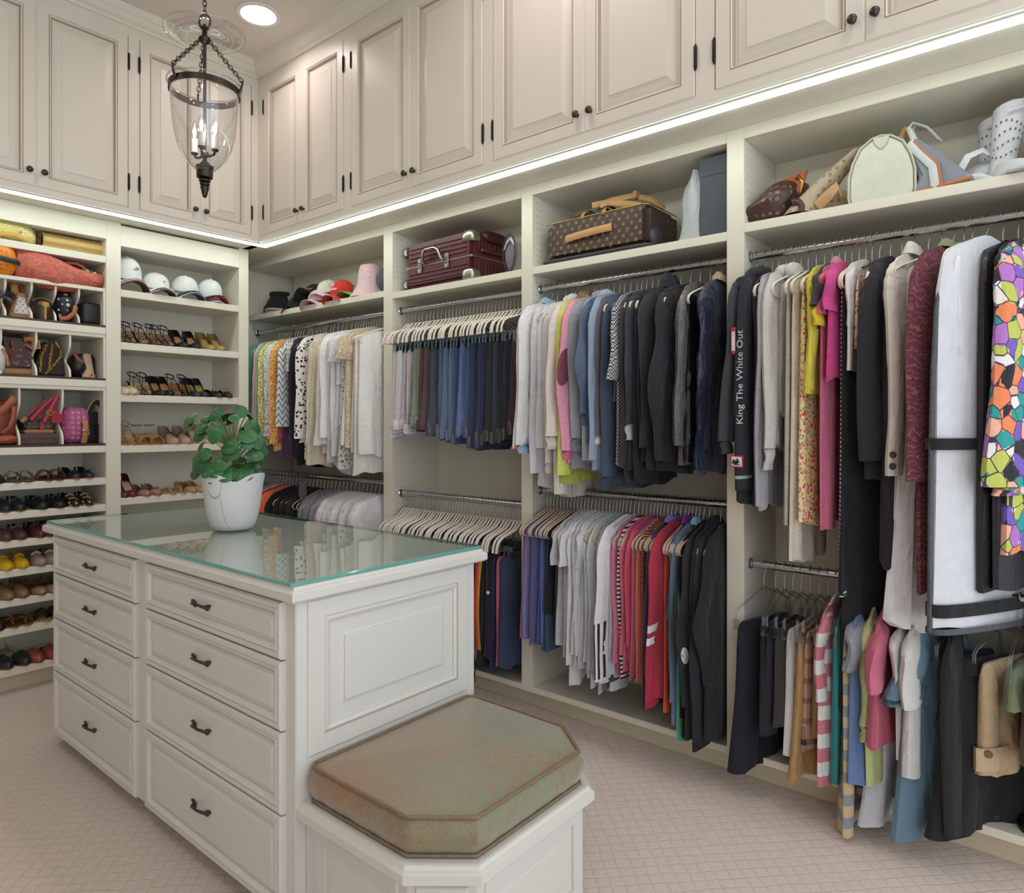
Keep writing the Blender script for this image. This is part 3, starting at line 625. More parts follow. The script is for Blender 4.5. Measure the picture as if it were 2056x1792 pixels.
for i, (lr, lz, lf, sz) in enumerate(leaves):
    p = vr * (lr - .018) + vf * lf + Vector((0, 0, lz)); base = Vector((0, 0, min(.16, max(.0, lz - .09))))
    out = Vector((p.x, p.y, 0)).normalized() if (p.x or p.y) else Vector((1, 0, 0))
    nrm = (out * rp.uniform(.4, 1.0) + Vector((0, 0, rp.uniform(.35, 1.0))) - vf * rp.uniform(.2, .7) + vr * rp.uniform(-.3, .3)).normalized()
    o = place('leaf', LEAF[i % 3], plant); q = nrm.to_track_quat('Z', 'Y').to_matrix().to_4x4(); q.translation = p; o.matrix_local = q @ Matrix.Scale(sz, 4)
    mid = base.lerp(p, .55) + Vector((0, 0, .015)); B().tube([base, mid, p - nrm * .002], [.0022, .0017, .0012], 5).o('leaf_stalk', STM, plant, 80)
# ------------------------------------------------------------------ hangers
HM = {}
def hanger_meshes(kind):
    if kind in HM: return HM[kind]
    hook = B(); pts = [(0, 0, -.088), (0, .0, -.05), (0, .008, -.03)] + [(0, .0185 * math.sin(a), -.0185 * math.cos(a) + .002) for a in [math.radians(q) for q in (35, 75, 115, 160, 200, 240, 275)]]
    hook.tube(pts, .0017, 6); parts = []
    if kind in ('velvet', 'beige', 'black', 'white'):
        col = {'velvet': 'e3d8c8', 'beige': 'c9b4a0', 'black': '1e1c1e', 'white': 'e8e8ea'}[kind]; m = cloth(col, rough=.85, bump=.1) if kind != 'white' else plain('white_plastic', 'e8e8ea', .35)
        hf = [(0, 0, -.086), (0, .02, -.09), (0, .05, -.103), (0, .11, -.124), (0, .165, -.143), (0, .195, -.158), (0, .206, -.175), (0, .200, -.190), (0, .18, -.196), (0, .1, -.196), (0, 0, -.196)]
        body = B(); path = hf + [(x, -y, z) for x, y, z in reversed(hf[1:-1])]; body.tube(path, .0058, 6, flat=.62, closed=True, up=(1, 0, 0))
    elif kind == 'clip':
        m = plain('cream_plastic', 'e2d8ca', .45); body = B(); path = [(0, 0, -.084), (0, .018, -.088), (0, .035, -.106), (0, .055, -.122), (0, .10, -.136), (0, .145, -.148), (0, .172, -.164), (0, .187, -.190), (0, .190, -.214)]
        body.tube([(x, -y, z) for x, y, z in reversed(path[1:])] + path, .0068, 6, flat=.75, up=(1, 0, 0))
        for s_ in (-1, 1): body.ball((0, s_ * .190, -.216), .0075, 8, 5, (1, 1, .6))
        bar = B().tube([(0, -.19, -.212), (0, .19, -.212)], .0016, 5); parts.append(('clip_bar', bar.mesh('clip_bar', STEELW, 80)))
        for s_ in (-1, 1):
            c = B().box(-.006, .006, s_ * .085 - .012, s_ * .085 + .012, -.262, -.205); c.box(-.010, .010, s_ * .085 - .009, s_ * .085 + .009, -.222, -.200); parts.append(('clip', c.mesh('clip', metal('clip_steel', '8fa0ac', .3), None)))
    elif kind == 'clear':
        m = thin_glass('clear_plastic', (.86, .88, .9), 1.5); body = B(); path = [(0, 0, -.084), (0, .03, -.096), (0, .09, -.122), (0, .15, -.146), (0, .165, -.16), (0, .165, -.19)]
        body.tube([(x, -y, z) for x, y, z in reversed(path[1:])] + path, .006, 6, flat=.7, up=(1, 0, 0)); body.box(-.008, .008, -.172, -.158, -.225, -.185); body.box(-.008, .008, .158, .172, -.225, -.185)
    HM[kind] = (body.mesh('hanger_frame', m, 70), hook.mesh('hook', STEELW, 80), parts); return HM[kind]
def hanger(kind, x, zr, yaw, label, group):
    bm, hm, parts = hanger_meshes(kind); nm = {'clip': 'clip_hanger', 'clear': 'clear_hanger'}.get(kind, 'hanger')
    o = place(nm, bm, None, (x, RZ, zr), (0, 0, yaw), label, 'hanger', group); place('hook', hm, o)
    for n_, me in parts: place(n_, me, o)
    return o
# ------------------------------------------------------------------ garments
def body_mesh(L, w, wb, t, slope, neck, amp, seed, hem=0.0, ny=22, ns=15, nf=None, tb=None, mat=None, name='body', z_off=0.0, curve=1.3, vneck=0.0, quilt=0, tmin=.22):
    r = np.random.RandomState(seed); ph = r.uniform(0, 6.28, 6); nf = nf or r.uniform(5, 9)
    p = np.linspace(-1, 1, ny); p = np.sign(p) * np.abs(p) ** .85; s = np.linspace(0, 1, ns) ** .92
    P, S = np.meshgrid(p, s); A = np.abs(P)
    W = w + (wb - w) * S ** curve
    zt = -(neck + slope * A ** 1.2 + .020 * np.clip((A - .82) / .18, 0, 1) ** 2 + vneck * np.clip(1 - A / .3, 0, 1))
    zb = -L + hem * np.sin(3 * P + ph[4]) + .006 * np.sin(nf * 1.3 * P + ph[5]); Z = zt * (1 - S) + zb * S + z_off
    T0 = t + ((tb or t) - t) * S
    T = T0 * (tmin + (1 - tmin) * np.clip(S / .16, 0, 1) ** .6) * (1 - .72 * A ** 6)
    Fd = 1 + amp * (.25 + .75 * S) * np.sin(nf * P + ph[0] + 1.1 * S) + .35 * amp * np.sin(2.3 * nf * P + ph[3] - .8 * S)
    if quilt: T = T * (1 + .3 * np.abs(np.sin(quilt * pi * S)))
    sway = .55 * t * amp * (.2 + S) * np.sin(nf * .65 * P + ph[1] + 2.0 * S)
    X1 = T * Fd + sway; X2 = -T * (2 - Fd) * .9 + sway; Y = P * W + .006 * np.sin(5 * S + ph[2]) * S
    V = np.concatenate([np.stack([X1, Y, Z], -1).reshape(-1, 3), np.stack([X2, Y, Z], -1).reshape(-1, 3)]); n = ny * ns; F = []
    for i in range(ns - 1):
        for j in range(ny - 1):
            a = i * ny + j; F.append((a, a + ny, a + ny + 1, a + 1)); F.append((n + a, n + a + 1, n + a + ny + 1, n + a + ny))
        a = i * ny; F.append((a, n + a, n + a + ny, a + ny)); a += ny - 1; F.append((a, a + ny, n + a + ny, n + a))
    for j in range(ny - 1): F.append((j, j + 1, n + j + 1, n + j)); a = (ns - 1) * ny + j; F.append((a, n + a, n + a + 1, a + 1))
    me = bpy.data.meshes.new(name); me.from_pydata(V.tolist(), [], F); me.materials.append(mat); sm(me, 62); return me
def sleeve_ring(Ls, r0, r1, flat, swing, kx, seed, wr=.05, top=.55, bell=0.0, elbow=0.0, quilt=0):
    ph = np.random.RandomState(seed).uniform(0, 6.28, 5)
    def at(q, a, k=1.0):
        """point of the sleeve surface at length q (0..1) and angle a; k widens it"""
        rad = r0 + (r1 - r0) * q ** .8 + bell * q ** 3; rad *= (top + (1 - top) * min(1, q / .12) ** .5) if top < 1 else 1
        rad *= 1 + wr * math.sin(13 * q + ph[0]) + (.08 * abs(math.sin(quilt * pi * q)) if quilt else 0)
        cy = -(.012 * min(1, q / .1) + swing * q ** 1.4) - elbow * math.exp(-((q - .55) / .2) ** 2); cx = kx * q ** 1.5 + .005 * math.sin(6 * q + ph[2])
        return (cx + k * math.cos(a) * rad * flat * (1 + .16 * math.sin(2 * a + ph[3] + 5 * q) + 2.2 * wr * math.sin(3 * a + 23 * q + ph[1])), cy + k * math.sin(a) * rad, -Ls * q + .25 * rad * math.sin(a) * (0 if q > .9 else (1 - q)))
    return at
def sleeve_mesh(Ls, r0, r1, flat, swing, kx, seed, mat, name='sleeve', n=12, m=15, **kw):
    at = sleeve_ring(Ls, r0, r1, flat, swing, kx, seed, **kw); m = m if not kw.get('quilt') else 34
    P = [[at(q, 2 * pi * k / n) for k in range(n)] for q in np.linspace(0, 1, m)]
    P = [[(np.mean([p[0] for p in P[0]]), np.mean([p[1] for p in P[0]]), .012)] * n] + P + [[(p[0] * .8 + np.mean([x[0] for x in P[-1]]) * .2, p[1] * .8 + np.mean([x[1] for x in P[-1]]) * .2, p[2] + .03) for p in P[-1]]]
    return B().grid(np.array(P), 0, True).mesh(name, mat, 62), (kx, -(.012 + swing), -Ls), at
def sleeve_trim(g, q0, q1, mat, name='sleeve_band', a0=0.0, a1=2 * pi, n=20, m=3):
    P = [[g['at'](q, a0 + (a1 - a0) * k / n, 1.02) for k in range(n + 1)] for q in np.linspace(q0, q1, m)]
    return B().grid(np.array(P)).o(name, mat, g['front'], 180)
def sleeve_patch(g, q0, a0, dq, da, mat, name='patch'):
    P = [[g['at'](q0 + r_ * dq * math.cos(f), a0 + r_ * da * math.sin(f), 1.03) for f in [2 * pi * k / 18 for k in range(18)]] for r_ in (.01, .35, .7, 1.0)]
    return B().grid(np.array(P), 0, True).o(name, mat, g['front'], 180)
RAILZ = {'1u': RZU, '1l': 1.05, '2u': RZU, '2l': .995, '3u': RZU, '3l': 1.075, '4u': RZU, '4l': .85}
RAILN = {'1u': 'rail below the caps', '1l': 'low rail behind the plant', '2u': 'rail below the burgundy suitcase', '2l': 'low rail below the jeans', '3u': 'rail below the brown suitcase', '3l': 'low rail below the coats', '4u': 'rail below the handbags', '4l': 'lowest rail near the floor'}
GARM = {k: [] for k in RAILZ}
YF = -.16                                                            # plane in which the room-side edges of garments hang
def G(rail, u, v, name, desc, mat, **k):
    """u, v: where the room-side bottom edge of the garment is seen; turned into its place on the rail and its length"""
    p = onY(u, v, k.pop('yf', YF))
    if 'vs' in k: k['Ls'] = RAILZ[rail] - .126 - onY(u, k.pop('vs'), -.18)[2]; k.setdefault('sl', 'long')
    k.update(name=name, desc=desc, mat=mat, x=p[0], L=RAILZ[rail] - p[2]); GARM[rail].append(k)
CATS = {'jeans': 'trousers', 'trousers': 'trousers', 'shorts': 'trousers', 'garment_bag': 'garment bag'}
SEED = [100]
def build(rail, hkind, xmin, xmax, spread=True):
    zr = RAILZ[rail]; L_ = sorted(GARM[rail], key=lambda g: g['x'])
    for g in L_: g['x'] = min(max(g['x'] + g.pop('dx', 0), xmin), xmax)
    want = [max(g.get('t', .015), .013) for g in L_]; need = [(a_ + b_) * .85 for a_, b_ in zip(want[:-1], want[1:])]; fk = min(1.0, (xmax - xmin) * .97 / max(sum(need), 1e-6))
    for _ in range(400):                                                # neighbours push each other along the rail until each has its thickness
        for k, (a, b) in enumerate(zip(L_[:-1], L_[1:])):
            d = b['x'] - a['x']; e = (need[k] * fk - d) / 2
            if e > 0: a['x'] -= e; b['x'] += e
        for g in L_: g['x'] = min(max(g['x'], xmin), xmax)
    for i, g in enumerate(L_):
        SEED[0] += 1; sd = SEED[0]; rr = random.Random(sd)
        gap = min((L_[i + 1]['x'] if i + 1 < len(L_) else xmax + .03) - g['x'], g['x'] - (L_[i - 1]['x'] if i else xmin - .03))
        t = max(.009, min(max(g.get('t', 0), .028), gap * .66)); yaw = g.get('yaw', rr.uniform(-1, 1) * min(.13, gap * 2.6)); g.setdefault('dy', rr.uniform(-.02, .012)); w_j = rr.uniform(.9, 1.04); m = g['mat']; nm = g['name']
        lab = f"{g['desc']}, {ordn(i + 1)} from the corner, {RAILN[rail]}"
        cat = CATS.get(nm, nm.split('_')[-1] if nm.split('_')[-1] in ('shirt', 'blouse', 'dress', 'jacket', 'skirt', 'sweater', 'hoodie', 'coat', 'top', 'vest', 'bag', 'scarf', 'jeans') else 'garment')
        hk = g.get('hk', hkind); kind = g.get('kind', 'top'); w = g.get('w', .205 * w_j)
        if kind == 'pants':
            nk = .245 if hk == 'clip' else .20; w = g.get('w', .12); wb = g.get('wb', w + .02)
            me = body_mesh(g['L'], w, wb, t, .0, nk, g.get('amp', .35), sd, g.get('hem', .008), nf=g.get('nf', 7.5), tb=t * g.get('tb', 1.25), mat=m, ny=20, curve=2.2)
        elif kind == 'bag':
            me = body_mesh(g['L'], .18, g.get('wb', .24), t, .066, .068, .18, sd, .01, nf=3.0, tb=t * 1.1, mat=m, ny=20, curve=.35, tmin=.6)
        else:
            nk = .070 if g.get('sl') else .102; me = body_mesh(g['L'], w - .01, g.get('wb', w + .005), t, .054, nk, g.get('amp', .4), sd, g.get('hem', .012), mat=m, nf=g.get('nf'), tb=t * g.get('tb', 1.15), curve=g.get('curve', 1.3), quilt=g.get('quilt', 0), ns=15 if not g.get('quilt') else 34)
        o = place(nm, me, None, (g['x'], RZ + g.get('dy', 0), zr), (0, g.get('lean', 0), yaw), lab, cat, 'garments on the ' + RAILN[rail])
        sl = g.get('sl')
        if sl:
            long_ = sl == 'long'; Ls = g.get('Ls') or (g['L'] * .8 if long_ else .17); r0 = g.get('r0', .072 if long_ else .085); r1 = g.get('r1', .048 if long_ else .088); fl = g.get('fl', min(.6, t * 1.12 / r0))
            sw = g.get('swing', rr.uniform(.0, .035)); kx = g.get('kx', rr.uniform(-.3, .3) * min(.04, gap)); smat = g.get('smat', m)
            me, end, g['at'] = sleeve_mesh(Ls, r0, r1, fl, sw, kx, sd, smat, bell=g.get('bell', 0), wr=g.get('wr', .035 if long_ else .012), elbow=g.get('elbow', 0), quilt=g.get('quilt', 0))
            y0 = w - .055 if long_ else w - .06; z0 = -.070 - .052 - .004
            front = place('sleeve', me, o, (0, -y0, z0)); back = place('sleeve', me, o, (0, y0 - .03, z0)); back.scale = (1, -.55, 1)
            cf = g.get('cuff')
            if cf:
                cl, cr = g.get('cl', .055), g.get('cr', r1 * .82)
                cme, _, _ = sleeve_mesh(cl, cr, cr * .96, fl * 1.05, .0, 0, sd + 5, cf, 'cuff', m=6, wr=.01, top=1.0)
                place('cuff', cme, front, (end[0], end[1] + .010, end[2] + .012)); place('cuff', cme, back, (end[0], end[1] + .010, end[2] + .012))
            g['front'] = front
        col = g.get('collar')
        if col:
            cm, hh, rw = (col if isinstance(col, tuple) else (col, .03, .012)); b = B(); rows = []
            for q in (0, .5, 1.0):
                rows.append([(math.cos(a) * (t * 1.1 + .006 + rw * math.sin(pi * q) * .8) * (1 - .45 * q), math.sin(a) * (.068 + rw * math.sin(pi * q)) * (1 - .4 * q), -.096 + hh * q + .012 * abs(math.sin(a))) for a in [2 * pi * k / 14 for k in range(14)]])
            b.grid(np.array(rows), 0, True).o('collar', cm, o, 180)
        if g.get('hood'):
            B().ball((0, .02, -.088), .085, 14, 9, (max(.25, t * 1.7 / .085), 1.0, .48), .12, sd).o('hood', g['hood'], o, 180)
        wbm = g.get('waist')
        if wbm:
            rows = []; hwb = (g.get('wb') or w + .02); tt = t * 1.45
            for z, k in ((-g['L'] + .05, 1.0), (-g['L'] + .035, 1.10), (-g['L'] + .004, 1.12), (-g['L'] - .006, 1.0)):
                rows.append([(math.copysign(abs(math.cos(a)) ** .7, math.cos(a)) * tt * k, math.sin(a) * (hwb + .004) * (1 + .02 * k), z + .006 * math.sin(3 * a + sd)) for a in [2 * pi * q / 20 for q in range(20)]])
            wo = B().grid(np.array(rows), 0, True).o('waistband', wbm, o, 180)
        g['obj'] = o
        if hk: hanger(hk, g['x'], zr, yaw, f"{ {'velvet':'cream velvet','beige':'beige velvet','clip':'cream clip','clear':'clear plastic','black':'black','white':'white plastic'}[hk]} hanger, {ordn(i + 1)} from the corner, {RAILN[rail]}", 'hangers on the ' + RAILN[rail])
C = cloth
WH = C('f0eff0'); WH2 = C('e9e8ea'); OFW = C('ece6da'); CRM = C('e9dcc4'); IVO = C('f2ece2'); BK = C('1c1b1f'); BK2 = C('24232a'); NV = C('1f2233'); CH = C('3d3f45', 'heather', '2c2e33'); GRY = C('9a9da4', 'heather', '84878e'); LGR = C('c6c8cc', 'heather', 'b2b5ba'); BKF = C('202024', 'heather', '141416', sc=.2)
# --- bay by the corner, upper rail
for u, v, nm, d, m, k in [
    (503, 850, 'shirt', 'green button shirt', C('6f9c80'), dict(sl='long')), (506, 862, 'shirt', 'pale grey blue shirt', C('c3c9d4', 'vstripe', 'b2bac8', sc=2), dict(sl='long')),
    (508, 868, 'shirt', 'pink candy striped shirt', C('f3e8ea', 'vstripe', 'd9a0ac', sc=2.4), dict(sl='long')), (512, 876, 'blouse', 'white blouse with lilac print', C('efecf0', 'floral', 'b89ac8', 'd8b0b8', 1.4), dict(sl='long')),
    (516, 872, 'shirt', 'sage green shirt', C('9fae8e'), dict(sl='long')), (519, 884, 'blouse', 'white blouse with purple flowers', C('f2f0f2', 'floral', '9a7ab0', 'c49ab8', 1.1), dict(sl='long')),
    (525, 893, 'blouse', 'lime and olive printed blouse', C('dcd9a4', 'floral', 'a8ac40', '8a9a50', 1.5), dict(sl='long', r1=.06)), (533, 884, 'blouse', 'white blouse with small flowers', C('f0eeee', 'floral', 'c89aa0', 'a898b8', 1.3), dict(sl='long')),
    (538, 872, 'shirt', 'plain white shirt', WH, dict(sl='long')), (543, 896, 'blouse', 'orange and white printed blouse', C('efd8b0', 'floral', 'e39a50', 'd87a60', 1.5), dict(sl='long')),
    (549, 903, 'blouse', 'yellow blouse with pink circles', C('ecc94a', 'circles', 'd06a78', '4a4a70', 1.3), dict(sl='long', r1=.065)), (558, 890, 'blouse', 'coral red blouse', C('cf4a5e'), dict(sl='long', r1=.04)),
    (563, 915, 'blouse', 'purple blouse', C('6a4a70'), dict()), (567, 828, 'blouse', 'white blouse with teal zigzags', C('e9e7e2', 'zigzag', '6f95a4', sc=1.5), dict(sl='short', Ls=.55, r0=.08, r1=.085)),
    (574, 897, 'blouse', 'brown leopard print blouse', C('b9967a', 'leopard', '4a3530', '7a5a48'), dict(sl='long')), (579, 760, 'blouse', 'pastel striped sleeveless blouse', C('e6c8b0', 'hstripe', '9ac0b8', sc=1.4), dict(sl='short', Ls=.2)),
    (583, 898, 'blouse', 'navy blouse', C('2c3048'), dict(sl='long')), (589, 905, 'blouse', 'black silk blouse', BK2, dict(sl='long', bell=.02)), (594, 938, 'blouse', 'black long blouse', BK, dict(sl='long')),
    (603, 890, 'blouse', 'white blouse with black spots', C('eae6e0', 'dots', '25222a', sc=1.2), dict(sl='long', r1=.065)), (609, 925, 'blouse', 'white spotted blouse with long hem', C('eae6e0', 'dots', '25222a', sc=1.6), dict()),
    (618, 900, 'blouse', 'cream crepe blouse', CRM, dict(sl='long', r1=.06)), (626, 936, 'blouse', 'cream ruffled blouse', C('ecdfc8'), dict(wb=.23)), (634, 906, 'blouse', 'ivory tunic blouse', IVO, dict(sl='long', r1=.07)),
    (645, 888, 'blouse', 'white blouse with lace panel', C('f4f3f2', 'brocade', 'dcdad8', 'ffffff', 1.2), dict(sl='long', r1=.06)), (653, 944, 'blouse', 'white handkerchief hem blouse', WH, dict(hem=.05)),
    (664, 893, 'blouse', 'white cotton blouse', WH2, dict(sl='long')), (672, 905, 'blouse', 'white linen blouse', C('f1efee'), dict(sl='long')), (683, 914, 'blouse', 'white flared blouse', WH, dict(wb=.24)),
    (690, 770, 'blouse', 'white cap sleeve blouse', WH, dict(sl='short')), (700, 856, 'blouse', 'white pleated blouse', WH2, dict(wb=.22)), (709, 945, 'blouse', 'ivory lace hem blouse', C('efe9dc', 'lace', sc=1.0), dict(wb=.23)),
    (717, 893, 'blouse', 'white peplum blouse', C('f3f1ef'), dict(wb=.23)), (723, 905, 'blouse', 'ecru crochet lace blouse', C('dfd0b4', 'leopard', 'bda88a', 'efe4cc', 1.6), dict(sl='short', Ls=.16, r0=.09, r1=.095)),
    (733, 912, 'blouse', 'white sleeveless shell', WH, dict()), (742, 905, 'blouse', 'white embroidered lace top', C('f3efe8', 'brocade', 'ddd8ce', 'ffffff', 1.4), dict()), (752, 957, 'blouse', 'white ribbed long top', IVO, dict()), (760, 915, 'blouse', 'white embroidered sleeveless tunic', C('efede8', 'brocade', 'dedad2', 'ffffff', 1.8), dict(amp=.7))]:
    G('1u', u, v, nm, d, m, **k)
build('1u', 'velvet', -.33, 1.075)
# --- bay by the corner, lower rail (shoulders show above the island)
L1 = [('7a7ea0', 'slate blue'), ('8a86a8', 'lavender grey'), ('58b07a', 'bright green'), ('dfb8a0', 'peach'), ('e8a8b4', 'light pink'), ('e7c6ca', 'blush'), ('d8345c', 'hot pink'), ('d43a60', 'raspberry'), ('f08a3a', 'orange'), ('f06a5a', 'coral'), ('1a1a1d', 'black'), ('1d1d22', 'black'), ('1a1a1d', 'black'), ('202228', 'black'), ('1b1b1f', 'black'), ('25262c', 'black'), ('1e1e22', 'black'), ('4a3c36', 'dark brown'), ('9a7a68', 'tan brown'), ('8a8d94', 'grey'), ('93969c', 'grey'), ('85888e', 'grey'), ('9a9da2', 'grey'), ('b8aab0', 'mauve'), ('d8d3d6', 'pale mauve'), ('e8e6e8', 'white'), ('ecebed', 'white'), ('f0eff0', 'white'), ('e6e5e8', 'white'), ('f0f0f1', 'white'), ('efeeee', 'white'), ('eceae8', 'white'), ('f2f1f0', 'white'), ('eeeeef', 'white')]
for i, (c_, n_) in enumerate(L1):
    x_ = -.30 + 1.36 * (i + .5) / len(L1); GARM['1l'].append(dict(name='shirt', desc=n_ + ' knit top', mat=C(c_), x=x_, L=.66 + .03 * math.sin(i * 2.3), sl='long' if n_ not in ('tan brown', 'dark brown') else None))
build('1l', 'beige', -.32, 1.075)
# --- jeans bay, upper rail
J = [('e6e4e6', 'white', 786, 876), ('dedcde', 'white', 792, 868), ('e8e6e8', 'white', 796, 862), ('dfd3d8', 'pale pink', 806, 860), ('e3d8dc', 'pale pink', 812, 868), ('9aa392', 'sage green', 821, 852), ('8f9a88', 'sage green', 828, 852), ('a2aa9a', 'sage green', 835, 855), ('5a4644', 'brown', 843, 862), ('6a5450', 'brown', 850, 862), ('545f76', 'dark grey denim', 859, 866), ('4e596b', 'dark grey denim', 866, 872), ('5e687b', 'charcoal denim', 873, 868), ('647695', 'mid blue denim', 881, 876), ('7287a7', 'faded blue denim', 888, 880), ('8399bb', 'light blue denim', 895, 884), ('687fa4', 'mid blue denim', 902, 880), ('526b9a', 'blue denim', 909, 888), ('6079a9', 'blue denim', 916, 876), ('7994c6', 'light blue denim', 923, 872), ('6782b6', 'blue denim', 931, 866), ('506490', 'blue denim', 938, 878), ('3b486c', 'navy denim', 946, 896), ('374262', 'navy denim', 954, 900), ('3b4462', 'navy denim', 962, 896), ('3e4b6c', 'navy denim', 970, 890), ('36363e', 'black denim', 979, 882), ('313137', 'black denim', 988, 886), ('3d4357', 'ink blue denim', 996, 890), ('2d2d34', 'black denim', 1005, 886), ('34343a', 'black denim', 1013, 880), ('292c39', 'black denim', 1021, 878), ('503b3b', 'dark brown denim', 1028, 870)]
for i, (c_, n_, u, v) in enumerate(J):
    dm = C(c_, 'denim', c_) if 'denim' in n_ else C(c_)
    G('2u', u, v, 'jeans', n_ + (' jeans' if 'denim' in n_ else ' trousers') + ' folded', dm, kind='pants', waist=dm, w=.115, wb=.135, nf=6.5 + (i % 3), amp=.5, yf=-.07)
build('2u', 'clip', 1.215, 2.125)
# --- jeans bay, lower rail
n2 = 40; TR = {30: ('222226', 'black'), 31: ('55565c', 'charcoal marl'), 32: ('2a2a2e', 'black'), 33: ('2a2a33', 'orange striped black'), 34: ('3a3d44', 'dark grey'), 35: ('352a38', 'dark plum'), 36: ('2c2f52', 'navy'), 37: ('d06a88', 'pink'), 38: ('2f3c5c', 'navy crinkle'), 39: ('3c4a66', 'slate blue')}
for i in range(n2):
    c_, n_ = TR.get(i, (('2c2d33', 'dark'), ('34353c', 'charcoal'), ('262a38', 'dark navy'), ('3a3a3e', 'grey'))[i % 4])
    mm = C(c_, 'heather', '8a8b90', sc=.5) if 'marl' in n_ else (C('2d2c34') if 'striped' in n_ else C(c_, rough=.55 if 'crinkle' in n_ else .9))
    GARM['2l'].append(dict(name='trousers', desc=n_ + ' sports trousers', mat=mm, x=1.225 + .885 * (i + .5) / n2, L=.995 - (.23 + .03 * math.sin(i * 1.7)) + (.02 if i == 31 else 0), kind='pants', w=.135, wb=.15, amp=.4, dy=-.02))
build('2l', 'clip', 1.22, 2.12)
tk = [g for g in GARM['2l'] if 'orange' in g['desc']][0]
for q, (c_, off) in enumerate((('c83a5a', -.012), ('f06a2c', 0), ('e8b02c', .012))):
    rows = [[(off - .006 + .001 * 0, -.142 - .03 * math.sin(pi * s_) * .6 - .012 * s_, -.25 - .46 * s_), (off + .006, -.142 - .03 * math.sin(pi * s_) * .6 - .012 * s_ - .002, -.25 - .46 * s_)] for s_ in [i / 12 for i in range(13)]]
    rows = [[a, (a[0], a[1] - .004, a[2]), (b_[0], b_[1] - .004, b_[2]), b_] for a, b_ in rows]
    B().grid(np.array(rows)).o('side_stripe', C(c_), tk['obj'], 60)
dl = [g for g in GARM['2l'] if 'marl' in g['desc']][0]
for q, dx in enumerate((0, .02)):
    B().tube([(dx, -.12, -.70), (dx + .004, -.15, -.76), (dx - .006, -.16, -.83), (dx + .003, -.165, -.92 + .05 * q)], [.005, .006, .006, .004], 6, flat=.4).o('drawstring', BK, dl['obj'], 80)
